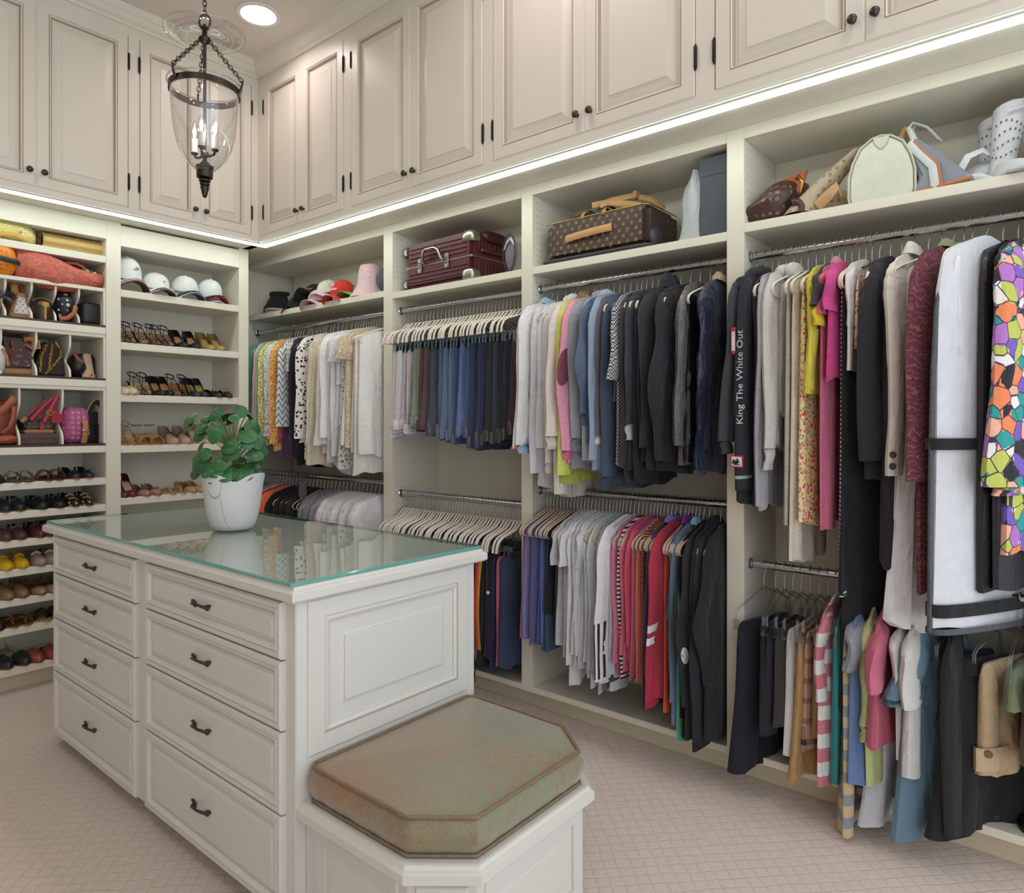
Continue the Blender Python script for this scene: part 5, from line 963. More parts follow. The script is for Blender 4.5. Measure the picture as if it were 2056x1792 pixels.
B().tube([(.012, -.045, .12), (.022, -.01, .15), (.02, .02, .165), (.012, .045, .13)], .006, 6, flat=.3).o('strap', C('cfcdd2', rough=.4), t, 80)
# brown monogram suitcase
MONO = leather('46342e', .42); TAN = leather('c79a62', .5); TRIM = leather('3a302c', .4); PRT = plain('monogram_gold', 'a98e5c', .6)
def flower(b, y, z, s, x=0.0, kind=0):
    if kind == 0:
        for k in range(4):
            a = k * pi / 2 + pi / 4; b.add([(x, y, z), (x, y + s * .55 * math.cos(a - .5), z + s * .55 * math.sin(a - .5)), (x, y + s * math.cos(a), z + s * math.sin(a)), (x, y + s * .55 * math.cos(a + .5), z + s * .55 * math.sin(a + .5))], [(0, 1, 2, 3)])
    elif kind == 1:
        for k in range(4):
            for r0, r1 in ((.82, 1.0),):
                a0, a1 = k * pi / 2, (k + 1) * pi / 2; b.add([(x, y + s * r0 * math.cos(a0), z + s * r0 * math.sin(a0)), (x, y + s * r1 * math.cos(a0), z + s * r1 * math.sin(a0)), (x, y + s * r1 * math.cos(a1), z + s * r1 * math.sin(a1)), (x, y + s * r0 * math.cos(a1), z + s * r0 * math.sin(a1))], [(0, 1, 2, 3)])
        flower(b, y, z, s * .5, x, 0)
    else:                                                                     # interlocked letters L and V
        q = s * .24
        def st(p0, p1):
            d = Vector((p1[0] - p0[0], p1[1] - p0[1])).normalized() * q / 2; n_ = (-d.y, d.x)
            b.add([(x, y + p0[0] + n_[0], z + p0[1] + n_[1]), (x, y + p0[0] - n_[0], z + p0[1] - n_[1]), (x, y + p1[0] - n_[0], z + p1[1] - n_[1]), (x, y + p1[0] + n_[0], z + p1[1] + n_[1])], [(0, 1, 2, 3)])
        st((-.5 * s, .7 * s), (-.8 * s, -.9 * s)); st((-.8 * s, -.9 * s), (.3 * s, -.9 * s)); st((-.2 * s, 1.0 * s), (.2 * s, -.5 * s)); st((.2 * s, -.5 * s), (.9 * s, 1.0 * s))
def monogram(par, y0, y1, z0, z1, x, pitch=.042, s=.0105, mat=None, M=None):
    b = B(); r_ = 0; z_ = z0
    while z_ < z1:
        y = y0 + (r_ % 2) * pitch / 2; k = r_
        while y < y1: flower(b, y, z_, s, x, (2, 0, 1, 0)[k % 4] if r_ % 2 == 0 else (0, 1)[k % 2]); y += pitch; k += 1
        z_ += pitch * .62; r_ += 1
    o = b.o('monogram_print', mat or PRT, par, kind='stuff')
    if M is not None: o.matrix_local = M
    return o
mx0, mx1 = 2.265, 2.82; mh, md = .205, .30; mw = (mx1 - mx0) / 2
ms = put('R', 'soft_suitcase', 'brown monogram soft suitcase with tan handle lying on the shelf', 'suitcase', (mx0 + mx1) / 2, 2.157, -.03, .0)
b = B().box(-md, 0, -mw, mw, .012, mh); b.o('body', MONO, ms, None, .028)
monogram(ms, -mw + .035, mw - .03, .045, mh - .025, .0012); monogram(ms, -.02, .16, .05, mh - .03, 0, mat=PRT, M=Matrix.Translation((-.2, mw + .0012, 0)) @ Matrix.Rotation(pi / 2, 4, 'Z'))
B().tube([(.003, -mw + .01, mh - .012), (.003, mw - .03, mh - .012), (-.02, mw + .002, mh - .012), (-md + .03, mw + .002, mh - .012)], .003, 6).o('zip', GOLD, ms, 80)
B().tube([(.004, -mw, .014), (.006, mw - .05, .014), (-.005, mw - .008, .016), (-.04, mw + .004, .02), (-.09, mw + .006, .05)], .009, 8).o('bumper', plain('dark_bumper', '3c3d42', .5), ms, 80)
B().ball((-.06, mw + .002, .055), .05, 14, 8, (.9, .45, .9)).o('wheel_housing', plain('dark_bumper', '3c3d42', .5), ms, 70)
strap(ms, [(.006, -.15, .105), (.016, -.10, .108), (.018, 0, .114), (.016, .05, .117), (.006, .10, .120)], .017, TAN, .25, 'handle')
B().ball((-.13, -.10, mh + .004), .1, 16, 8, (.9, 1.55, .34), .06, 4).o('top_pocket', MONO, ms, 80)
for yy, m in ((-.08, TAN), (.0, leather('2f6068', .4)), (.035, TAN)): B().tube(arc((-.10, yy, mh - .01), .075, 0, pi, 10, 'xz', .052), .010, 6, flat=.35, up=(0, 1, 0)).o('luggage_strap', m, ms, 70)
strap(ms, [(-.02, .02, mh + .03), (-.05, .06, mh + .055), (-.09, .15, mh + .068), (-.14, .22, mh + .05), (-.19, .26, mh + .01)], .014, TAN, .25, 'shoulder_strap'); strap(ms, [(-.02, -.02, mh + .04), (-.04, .05, mh + .045), (-.06, .14, mh + .025), (-.07, .2, mh + .01)], .014, TAN, .25, 'shoulder_strap'); B().box(-.11, -.08, .155, .175, mh + .05, mh + .085).o('buckle', leather('b88a52', .4), ms, None, .003)
t = put('R', 'dust_bag', 'silver grey satin dust bag standing beside the black box', 'bag', xR(1385, 420, .05) - .0, 2.157, -.10, .1)
b = B(); P = []
for i in range(10):
    q = i / 9; wd = (.075, .062, .055, .054, .056, .058, .056, .048, .03, .012)[i]; P.append([(.06 * math.cos(a) * (1 - .4 * q) + .006 * math.sin(5 * a + 3 * q), wd * math.sin(a) + .01 * q, .30 * q) for a in [2 * pi * k / 20 for k in range(20)]])
b.grid(np.array(P), 0, True).o('bag_body', C('b9bdc0', rough=.35, bump=.6), t, 80); B().tube([(.03, .02, .02), (.045, .03, .10), (.04, .036, .19), (.02, .02, .29)], .003, 6).o('drawstring', C('d8dadc', rough=.4), t, 80)
t = put('R', 'hat_box', 'dark grey square box standing against the divider', 'box', xR(1432, 400, .06) + .02, 2.157, -.05, 0); B().box(-.26, .0, -.075, .062, .0, .325).o('box_body', C('4a5058', rough=.6, bump=.1), t, None, .003); B().box(-.262, .002, -.077, .064, .25, .328).o('lid', C('4d545c', rough=.6, bump=.1), t, None, .003)
# handbags of the dress bay
zz = 2.177
t = put('R', 'monogram_tote', 'slouched brown monogram tote with orange leather trim', 'handbag', xR(1575, 400, .12) - .03, zz, -.15, .25)
B().ball((0, -.035, .085), .125, 20, 12, (1.0, 1.1, .80), .14, 9, .85).o('bag_body', leather('46302c', .38, 'mono', '8c6c44', .9), t, 80)
for v_ in t.children[0].data.vertices: v_.co.z *= min(1.35, max(.42, .62 + (v_.co.y + .09) * 3.6)); v_.co.x += .012 * math.sin(30 * v_.co.y + 14 * v_.co.z)
B().ball((.06, .035, .075), .065, 14, 9, (.75, .8, .95), .08, 3).o('open_mouth', C('241418'), t, 80); B().ball((.07, .05, .05), .03, 12, 8, (1, 1, .9)).o('pompom', C('2a161a', sc=2), t, 80)
b = B().prism([(-.05, .0), (.05, -.02), (.075, .085), (-.055, .07)], -.006, .006); o = b.o('leather_flap', leather('b8653c', .4), t, None, .004); o.matrix_local = frame_mat((.06, .035, .108), (.35, .9, .05), (-.35, 0, .9))
B().tube([(.05, .06, .165), (.085, .075, .165), (.10, .09, .135), (.085, .08, .10)], .005, 8).o('ring', GOLD, t, 80)
t = put('R', 'canvas_hobo', 'beige monogram canvas shoulder bag leaning on the white bag', 'handbag', xR(1660, 380, .1) - .01, zz, -.12, .1)
b = B(); P = []
for i in range(12):
    q = i / 11; cy = -.09 + .20 * q ** 1.2; cz = .01 + .21 * q; wd = .05 * (1 - q) + .022; P.append([(.07 * math.cos(a) * (1 - .45 * q), cy + wd * math.sin(a), cz + wd * .6 * math.cos(a * 1.0) * .2) for a in [2 * pi * k / 16 for k in range(16)]])
b.grid(np.array(P), 0, True).o('bag_body', C('b7a58c', 'mono', '8a765e', sc=1.0, rough=.7, bump=.3), t, 80); B().ball((-.03, .03, .05), .07, 14, 8, (.8, 1.2, .7), .08, 5).o('base', C('a89478', 'mono', '80705a', sc=1.0), t, 80)
strap(t, [(.05, -.02, .03), (.065, .02, .06), (.06, .05, .09), (.04, .06, .06)], .02, leather('c89a6c', .45), .3); B().tube(arc((.06, -.10, .03), .028, -.5, 1.8, 8, 'yz'), .014, 8).o('rolled_handle', leather('5a2a30', .4), t, 80)
t = put('R', 'bowling_bag', 'plain white leather bowling bag with rounded top', 'handbag', xR(1768, 330, .05), zz, -.06, .08)
pts = [(-.098, .0), (-.105, .03), (-.104, .10), (-.092, .15), (-.068, .20), (-.03, .228), (.0, .234), (.03, .228), (.068, .20), (.092, .15), (.104, .10), (.105, .03), (.098, .0)]
b = B(); n_ = len(pts); b.add([(0, y, z_) for y, z_ in pts] + [(-.26, y, z_) for y, z_ in pts], [tuple(range(n_)), tuple(range(2 * n_ - 1, n_ - 1, -1))] + [(i, n_ + i, n_ + (i + 1) % n_, (i + 1) % n_) for i in range(n_)])
WL = leather('dcdccb', .42); b.o('bag_body', WL, t, None, .008); B().tube([(.0, y * 1.0, z_ + .0) for y, z_ in pts], .004, 6).o('piping', leather('cfcfbc', .45), t, 80)
B().prism([(-.026, .228), (.026, .228), (.020, .205), (.004, .186), (-.004, .186), (-.020, .205)], 0, .003).o('leather_tab', leather('d2d2c0', .45), t, None, .001).matrix_local = frame_mat((.003, 0, 0), (0, 1, 0), (0, 0, 1))
strap(t, [(-.06, .05, .22), (-.06, .065, .262), (-.10, .07, .285), (-.16, .065, .262), (-.17, .05, .22)], .008, TAN, .6, 'handle')
t = put('R', 'denim_bag', 'grey denim monogram bag with white leather stripe', 'handbag', xR(1880, 330, .07) - .0, zz, -.08, -.15)
pts = [(-.085, 0), (.115, .0), (.11, .025), (.03, .115), (-.055, .20), (-.085, .205), (-.075, .14), (-.045, .07)]
b = B(); n_ = len(pts); b.add([(0.02, y, z_) for y, z_ in pts] + [(-.16, y, z_) for y, z_ in pts], [tuple(range(n_)), tuple(range(2 * n_ - 1, n_ - 1, -1))] + [(i, n_ + i, n_ + (i + 1) % n_, (i + 1) % n_) for i in range(n_)])
b.o('bag_body', C('8c929c', 'mono', 'c2c6cc', sc=.75, rough=.8, bump=.3), t, None, .008)
strap(t, [(.024, -.076, .19), (.026, -.05, .15), (.026, -.005, .09), (.026, .004, .01)], .014, leather('d8dedd', .45), .25, 'stripe'); strap(t, [(.026, -.064, .19), (.028, -.035, .15), (.028, .012, .09), (.028, .024, .01)], .004, leather('c8784a', .5), .4, 'trim')
for q in (0, -.03): strap(t, [(q + .01, -.07, .20), (q + .01, -.085, .245), (q, -.075, .262), (q - .03, -.04, .245), (q - .05, -.01, .20)], .008, leather('d8dcd4', .45), .5, 'handle')
strap(t, [(.026, -.07, .012), (.027, .02, .016), (.026, .11, .022)], .006, leather('c8784a', .5), .4, 'trim')
t = put('R', 'white_purse', 'white leather purse with upright loop handle behind the boot', 'handbag', xR(1965, 300, .10), zz, -.13, 0)
strap(t, [(.03, -.06, .0), (.035, -.055, .06), (.03, -.03, .11), (.02, .01, .125), (.0, .04, .10), (-.02, .045, .05)], .012, leather('e4e6ea', .42), .25, 'handle'); strap(t, [(.05, -.04, .03), (.055, .0, .03), (.06, .045, .005)], .012, leather('e4e6ea', .42), .25); B().ball((-.05, .02, .05), .07, 14, 8, (.8, 1.1, .8), .05, 2).o('bag_body', leather('e4e6ea', .42), t, 80)
def boot(along, depth, yaw, label, lean):
    t = put('R', 'lace_up_boot', label, 'boot', along, zz, depth, yaw, 'white boots'); P = []; LE = leather('dfe1e6', .36)
    for i in range(13):
        q = i / 12; zc = .015 + .225 * q; r = .040 + .012 * q ** 2 - .006 * math.exp(-((q - .35) / .15) ** 2); P.append([(r * 1.05 * math.cos(a) - .02 + lean * q * .3, r * math.sin(a) + lean * q, zc + (.012 * math.cos(a) * (q > .95))) for a in [2 * pi * k / 20 for k in range(20)]])
    s_ = B().grid(np.array(P), 0, True).o('shaft', LE, t, 80); P = []
    for i in range(10):
        q = i / 9; xx = -.06 + .20 * q; w_ = (.03, .034, .034, .035, .038, .041, .040, .034, .022, .004)[i]; hh = (.05, .07, .075, .07, .062, .055, .048, .042, .034, .018)[i]; P.append([(xx, w_ * math.cos(a), .004 + hh * max(0, math.sin(a))) for a in [-.2 + (pi + .4) * k / 14 for k in range(15)]])
    B().grid(np.array(P)).o('foot', LE, t, 80); B().prism([(-.065, -.03), (.05, -.038), (.11, -.035), (.142, -.01), (.142, .01), (.11, .035), (.05, .038), (.065 - .13, .03)], 0, .006).o('sole', leather('c8c8c4', .6), t)
    b = B()
    for r_ in range(4):
        for k in range(9):
            a = -1.2 + .3 * k; zc = .09 + .03 * r_ + .012 * math.sin(2.2 * a + r_); q = (zc - .015) / .225; rr = .041 + .012 * q ** 2 + .0012; c_ = Vector((rr * 1.05 * math.cos(a) - .02 + lean * q * .3, rr * math.sin(a) + lean * q, zc)); tg = Vector((-math.sin(a), math.cos(a), 0)); u_ = Vector((0, 0, 1))
            b.add([c_ - tg * .0022 - u_ * .005, c_ + tg * .0022 - u_ * .002, c_ + tg * .0022 + u_ * .005, c_ - tg * .0022 + u_ * .002], [(0, 1, 2, 3)])
    b.o('perforation', plain('dark_perforation', '4a4c52', .8), s_, kind='stuff')
    strap(t, [(.035 + lean * .27, -.04 + lean, .215), (.045 + lean * .3, .0 + lean, .222), (.03 + lean * .3, .045 + lean, .225)], .004, LE, .5, 'tie'); strap(t, [(.03 + lean * .3, .0 + lean, .235), (.035, .02 + lean, .265), (.03, .03 + lean, .29), (.02, .04 + lean, .30)], .003, LE, .6, 'tie'); B().ball((.02, .042 + lean, .30), .009, 8, 6).o('toggle', LE, t, 80)
    return t
boot(xR(2012, 290, .06), -.10, .5, 'white perforated lace-up boot standing at the end of the handbag shelf', .03); boot(xR(1985, 290, .18), -.21, .2, 'second white perforated boot partly behind the first', .02)
# ------------------------------------------------------------------ bags in the cubbies (left wall)
zt = 2.348
t = put('L', 'canvas_bag', 'yellow patterned canvas bag lying on the top shelf', 'handbag', yL(25, 460) - .03, zt, -.12)
B().ball((0, 0, .055), .1, 20, 12, (1.0, 1.45, .62), .10, 21, .8).o('bag_body', C('dccf7a', 'weave', 'e6dca0', 'cfc062', .35, bump=.6), t, 80); strap(t, [(.10, -.12, .03), (.118, -.05, .02), (.115, .03, .03), (.11, .09, .012)], .012, leather('d8a850', .5), .3); strap(t, [(.105, -.06, .045), (.12, -.055, .0), (.12, -.05, -.02)], .009, C('dccf7a'), .3, 'tab'); B().ball((.098, .06, .055), .007, 8, 6).o('snap', CHROME, t, 80)
t = put('L', 'straw_clutch', 'woven straw clutch lying beside the divider on the top shelf', 'clutch', yL(147, 480) + .005, zt, -.10)
b = B(); P = []
for i in range(9):
    q = i / 8; P.append([(.05 * math.copysign(abs(math.cos(a)) ** .8, math.cos(a)), -.145 + .29 * q, .046 + .044 * math.copysign(abs(math.sin(a)) ** .8, math.sin(a)) + .0 * q) for a in [2 * pi * k / 24 for k in range(24)]])
def straw():
    t_ = NT('woven_straw'); s = t_.sep(); f = t_.math('FRACT', t_.math('MULTIPLY', s[2], 130)); g = t_.math('FRACT', t_.math('MULTIPLY', s[1], 150)); k = t_.math('MULTIPLY', t_.math('PINGPONG', f, .5), t_.math('PINGPONG', g, .5))
    w = t_.math('FRACT', t_.math('MULTIPLY', s[2], 26)); t_.base(t_.mix(t_.math('GREATER_THAN', w, .55), lin('d9bf7e'), lin('c49a58'))); t_.bump(k, 1.0, .01); return t_.fin(.8)
b.grid(np.array(P), 0, True).o('straw_body', straw(), t, 70); B().tube([(x, -.145, z_) for x, y, z_ in P[0]], .004, 6, closed=True).o('edge_cord', straw(), t, 80)
b = B(); b.add([(x * .97, -.13, .046 + (z_ - .046) * .97) for x, y, z_ in P[0]], [tuple(range(24))]); b.o('lining', C('1c1a18'), t); b = B(); b.add([(x, .145, z_) for x, y, z_ in P[0]], [tuple(range(24))]); b.o('straw_end', straw(), t)
zt = 2.166
t = put('L', 'orange_bag', 'bright orange embossed bag with black strap on the cubbies', 'handbag', yL(8, 510) - .025, zt, -.09)
B().ball((0, 0, .085), .1, 18, 12, (.95, .85, .98), .08, 31, .75).o('bag_body', leather('e8891c', .4, 'mono', 'c06a10', 1.0), t, 80); strap(t, [(.098, -.08, .085), (.105, -.01, .078), (.10, .07, .07), (.06, .09, .068)], .013, leather('2e2c30', .4), .25)
t = put('L', 'woven_tote', 'coral red woven tote slumped over the front of the cubbies', 'handbag', yL(121, 540), zt, -.085)
b = B(); P = []
for i in range(22):
    q = i / 21; yy = -.205 + .41 * q; hh = .075 * math.sin(pi * min(1, max(0, .12 + .80 * q))) ** .6 + .01; sag = -.035 * math.sin(pi * (.1 + .8 * q)) - .0; top = .13 - .075 * q + .018 * math.sin(7 * q)
    row = []
    for k in range(20):
        a = 2 * pi * k / 20; ca, sa = math.cos(a), math.sin(a); row.append((.085 * ca * (.55 + .45 * math.sin(pi * (.1 + .8 * q))) + .006 * math.sin(9 * q + 3 * sa), yy + .004 * math.sin(5 * a), (top + (hh * sa if sa > 0 else 0) * .55) if sa > .2 else (.055 + hh * sa * .8 + sag * (ca > 0) + (top - .06) * .4 * (sa + .8))))
    P.append(row)
WV = C('c05a48', 'weave', 'd88068', '9a3a30', .5, rough=.55, bump=.5)
b.grid(np.array(P), 0, True).o('bag_body', WV, t, 80)
for q in (0, 21): b = B(); b.add(P[q], [tuple(range(20))]); b.o('bag_end', WV, t)
strap(t, arc((.02, .07, .075), .07, .2, pi - .3, 12, 'yz', .05), .009, leather('c8684a', .4), .6, 'handle')
for k, c_ in enumerate(('4a5aa0', 'e8b03a', '4a5aa0', 'e8c04a')): B().box(.055, .062, .10 + k * .018, .116 + k * .018, .085 - .004 * k, .098 - .004 * k).o('ribbon', C(c_), t, None, .002)
zt = 1.956
t = put('L', 'strap_bag', 'navy bag with coiled white edged strap in the cubby', 'handbag', yL(-12, 600) - .01, zt, -.10); B().ball((0, 0, .06), .06, 14, 8, (1.2, .8, 1.0), .06, 4, .8).o('bag_body', leather('c8b8a0', .5), t, 80); strap(t, [(.06, .03, .13), (.075, .05, .10), (.085, .08, .075), (.088, .095, .095), (.085, .085, .125), (.075, .06, .115), (.07, .03, .09)], .011, leather('3a3c48', .4), .25)
t = put('L', 'studded_bag', 'white monogram bag with tan studded leather frame in the cubby', 'handbag', yL(45, 610), zt, -.07)
def trap(w0, w1, h, x0, x1, zb=0.0): return [(x0, -w0, zb), (x0, w0, zb), (x0, w1, zb + h), (x0, -w1, zb + h), (x1, -w0, zb), (x1, w0, zb), (x1, w1, zb + h), (x1, -w1, zb + h)]
BF = [(0, 1, 2, 3), (7, 6, 5, 4), (0, 4, 5, 1), (1, 5, 6, 2), (2, 6, 7, 3), (3, 7, 4, 0)]
TANB = leather('b9814c', .45)
B().add(trap(.055, .022, .135, .0, -.2), BF).o('leather_frame', TANB, t, None, .006); B().add(trap(.034, .014, .088, .004, -.01, .025), BF).o('white_panel', leather('e8e8e8', .4), t, None, .002); monogram(t, -.02, .025, .04, .105, .0048, .026, .007, plain('bright_print', 'b04a5a', .5))
for k in range(6):
    for s_ in (-1, 1): B().ball((.002, s_ * (.047 - .005 * k), .012 + .022 * k), .0035, 8, 5).o('stud', BRASS, t, 80)
strap(t, [(-.02, -.02, .13), (-.01, -.03, .17), (-.03, -.01, .195), (-.06, .01, .18), (-.07, .02, .14)], .017, TANB, .25)
t = put('L', 'bucket_bag', 'brown patent bucket bag with gold clasp in the cubby', 'handbag', yL(86, 615), zt, -.08); B().lathe([(.048, 0), (.054, .03), (.053, .075), (.046, .10), (.043, .102), (.04, .07)], 20, sx=1.3).o('bag_body', leather('3c2a20', .22), t, 70); B().box(.068, .073, -.005, .005, .0, .085).o('clasp_bar', BRASS, t, None, .002); B().box(.066, .075, -.016, .016, .068, .092).o('clasp', BRASS, t, None, .003); B().tube(arc((.02, 0, .098), .043, 0, pi, 10, 'yz', .02), .004, 6).o('handle', BRASS, t, 80)
t = put('L', 'monogram_pouch', 'black and white monogram pouch with orange strap in the cubby', 'handbag', yL(131, 610), zt, -.08); B().ball((-.02, 0, .085), .075, 16, 10, (1.1, .62, 1.1), .06, 8, .8).o('bag_body', leather('1c1c28', .5, 'mono', 'e0d8d0', .75), t, 80); strap(t, [(.055, -.035, .012), (.07, .0, .02), (.075, .03, .05), (.06, .042, .09)], .012, leather('b86038', .4), .4)
t = put('L', 'black_pouch', 'black soft leather pouch in the last cubby of its row', 'pouch', yL(186, 625), zt, -.07, .1); B().ball((-.02, 0, .062), .066, 16, 10, (.7, .86, 1.0), .03, 12, .45).o('pouch_body', leather('232326', .38), t, 70)
zt = 1.656
t = put('L', 'white_monogram_bag', 'white monogram bag edge at the start of the cubby row', 'handbag', yL(-12, 710) + .005, zt, -.07); B().ball((0, 0, .08), .07, 14, 9, (.9, .62, 1.1), .03, 5, .6).o('bag_body', leather('e6e4e2', .45), t, 80); strap(t, [(.06, .02, .13), (.066, .038, .09), (.062, .045, .04)], .006, TANB, .5)
t = put('L', 'cherry_bag', 'brown bag with pink cherry print and tan base', 'handbag', yL(38, 715), zt, -.075); B().add(trap(.082, .075, .165, .0, -.2, .03), BF).o('bag_body', leather('42302a', .42), t, None, .016); B().box(-.202, .003, -.085, .085, .0, .034).o('leather_base', TANB, t, None, .008)
ch = B(); rc = random.Random(4)
for k in range(26):
    cy, cz = rc.uniform(-.07, .07), rc.uniform(.045, .18); ch.add([(.0012, cy + .0055 * math.cos(q * pi / 4), cz + .0055 * math.sin(q * pi / 4)) for q in range(8)], [tuple(range(8))])
ch.o('cherry_print', plain('cherry_pink', 'c8546e', .5), t, kind='stuff'); strap(t, [(.003, -.05, .15), (.018, -.055, .17), (.022, -.03, .18), (.02, -.02, .12), (.006, -.03, .09)], .010, leather('9c5a40', .4), .3); strap(t, [(.0, .03, .19), (.02, .05, .195), (.03, .085, .18), (.03, .09, .15), (.02, .06, .145), (.01, .04, .165)], .012, TANB, .3)
t = put('L', 'chain_bag', 'dark brown handbag with gold chain straps in the middle cubby', 'handbag', yL(106, 715), zt, -.07, .15); B().add(trap(.088, .035, .185, .0, -.16), BF).o('bag_body', leather('3d2c2c', .32), t, None, .014); B().tube([(.0, .02, .19), (.008, .035, .16)], .004, 6).o('zip', GOLD, t, 80)
def chainstrap(par, pts, n=16):
    P_ = [Vector(p) for p in pts]; seg = sum((b_ - a_).length for a_, b_ in zip(P_[:-1], P_[1:])); k = 0; me = chainstrap.me
    for a_, b_ in zip(P_[:-1], P_[1:]):
        m_ = max(1, int((b_ - a_).length / .0125)); d = (b_ - a_).normalized()
        for i in range(m_):
            c_ = a_.lerp(b_, (i + .5) / m_); w_ = Vector((1, 0, 0)) if k % 2 else Vector((0, 1, 0)); w_ = (w_ - d * w_.dot(d)).normalized(); o = place('chain_link', me, par); y_ = d.cross(w_); m4 = Matrix((w_, y_, d)).transposed().to_4x4(); m4.translation = c_; o.matrix_local = m4; k += 1
chainstrap.me = B().tube([Vector((.0048 * math.cos(a * pi / 4), 0, .0085 * math.sin(a * pi / 4))) for a in range(8)], .0019, 5, closed=True, up=(0, 1, 0)).mesh('chain_link', GOLD, 80)
chainstrap(t, [(.012, -.03, .17), (.02, -.06, .10), (.03, -.07, .02)]); chainstrap(t, [(.012, .0, .175), (.03, -.02, .10), (.035, -.03, .03), (.04, -.05, .008)]); chainstrap(t, [(.012, .04, .16), (.035, .03, .11), (.045, -.01, .06), (.04, -.03, .03)])
t = put('L', 'black_satchel', 'black slouchy satchel with brown handle in the last cubby', 'handbag', yL(158, 725), zt, -.09, .2); B().ball((0, 0, .065), .065, 14, 9, (1.0, .62, 1.0), .12, 3).o('bag_body', leather('1e1d20', .32), t, 80); strap(t, [(.03, -.03, .14), (.05, -.015, .10), (.055, .01, .085)], .009, leather('7a3c30', .4), .4)
t = put('L', 'black_clutch', 'black velvet clutch behind the beige pump', 'clutch', yL(182, 725), zt, -.16, 0); B().ball((0, 0, .07), .07, 14, 9, (.6, .85, 1.05), .04, 6, .6).o('bag_body', C('17171a'), t, 80)
t = put('L', 'beige_flat', 'beige flat shoe propped upright against the black clutch', 'shoe', yL(180, 730), zt, -.085, 0); b = B(); P = [[(.010 * math.sin(pi * k / 10) + .02 - .03 * q, (.030 - .010 * q ** 2 + (.004 if q < .2 else 0)) * math.cos(pi * k / 10), .004 + .135 * q) for k in range(11)] for q in [i / 10 for i in range(11)]]; b.grid(np.array(P)).o('insole', leather('d3ad8c', .4), t, 80); B().ball((.025, .01, .02), .01, 8, 6, (.5, 1, 1)).o('buckle', GOLD, t, 80)
zt = 1.289
t = put('L', 'rust_bag', 'rust brown leather satchel with buckled straps in the cubby', 'handbag', yL(10, 840) - .03, zt, -.09); B().ball((-.03, 0, .12), .1, 16, 10, (.9, .9, 1.2), .05, 9, .6).o('bag_body', leather('8a4630', .36), t, 80); B().ball((.05, .03, .028), .05, 14, 8, (.8, 1.2, .55)).o('base_gusset', leather('a04a2c', .3), t, 80); strap(t, [(.06, -.03, .14), (.08, .02, .19), (.085, .055, .235), (.06, .06, .25)], .018, leather('a85a3c', .36), .3); strap(t, [(.085, .06, .20), (.09, .055, .14), (.085, .04, .09), (.07, .01, .06)], .012, leather('a0503a', .36), .3)
bx_ = put('L', 'shoe_box', 'flat brown gift box in the middle cubby', 'box', yL(83, 880), zt, -.06); B().box(-.24, 0, -.112, .112, 0, .05).o('box_base', leather('5c4644', .6), bx_, None, .002); B().box(-.243, .003, -.115, .115, .030, .058).o('box_lid', leather('604a48', .6), bx_, None, .002)
t = put('L', 'red_strap_bag', 'brown monogram bag with crimson straps resting on the gift box', 'handbag', yL(85, 840), zt + .059, -.07); B().box(-.19, .0, -.075, .06, .016, .075).o('bag_body', leather('3c322a', .4, 'mono', '6a5838', .7), t, None, .012); B().box(-.192, .002, -.078, .063, .0, .02).o('leather_base', TANB, t, None, .006)
for k, (m, y0, y1, h0, h1) in enumerate(((TANB, -.09, .01, .06, .165), (leather('7a2430', .35), -.07, .03, .085, .185), (leather('a8243c', .3), -.05, .05, .07, .19), (leather('b82844', .3), .01, .075, .06, .205))): strap(t, [(.004 + k * .006, y0, h0), (.012 + k * .006, (y0 + y1) / 2, (h0 + h1) / 2 + .005), (.008 + k * .006, y1, h1)], .012, m, .35)
B().box(.004, .012, .045, .10, .055, .13).o('red_tag', leather('b01838', .4), t, None, .003); B().tube(arc((.034, .03, .11), .014, 0, 2 * pi, 14, 'yz'), .0025, 6).o('ring', GOLD, t, 80); B().box(-.0, .004, -.005, .012, .02, .07).o('red_stripe', leather('b82844', .3), t)
t = put('L', 'magenta_bag', 'magenta monogram bag with tan buckle strap in the last cubby', 'handbag', yL(153, 850), zt, -.08); B().ball((-.01, 0, .10), .09, 18, 12, (.8, .72, 1.15), .05, 14, .6).o('bag_body', C('a8527c', 'mono', 'c888a8', sc=.8, rough=.6, bump=.5), t, 80); strap(t, [(.065, .03, .13), (.075, .034, .10), (.075, .03, .04), (.066, .026, .004)], .014, TANB, .3); B().tube([(.082, .03 + .018 * a_, .062 + .013 * b_) for a_, b_ in ((-1, -1), (1, -1), (1, 1), (-1, 1))], .003, 6, closed=True).o('buckle', metal('pale_gold', 'd8cc98', .25), t, 80)
t = put('L', 'black_handbag', 'black structured handbag with yellow edged handle beside the divider', 'handbag', yL(190, 850), zt, -.06, .2); B().box(-.20, -.02, -.05, .055, .0, .18).o('bag_body', leather('1c1b1d', .35), t, None, .006); strap(t, arc((.0, .015, .10), .052, -.15, pi + .15, 16, 'yz', .135), .017, leather('222124', .33), .2, 'handle'); B().tube(arc((.006, .015, .10), .066, -.15, pi + .15, 16, 'yz', .148), .0022, 6).o('yellow_edge', plain('yellow_piping', 'c8bc5a', .5), t, 80); B().box(-.02, -.004, .02, .066, .0, .11).o('side_panel', leather('26262a', .3), t, None, .003)
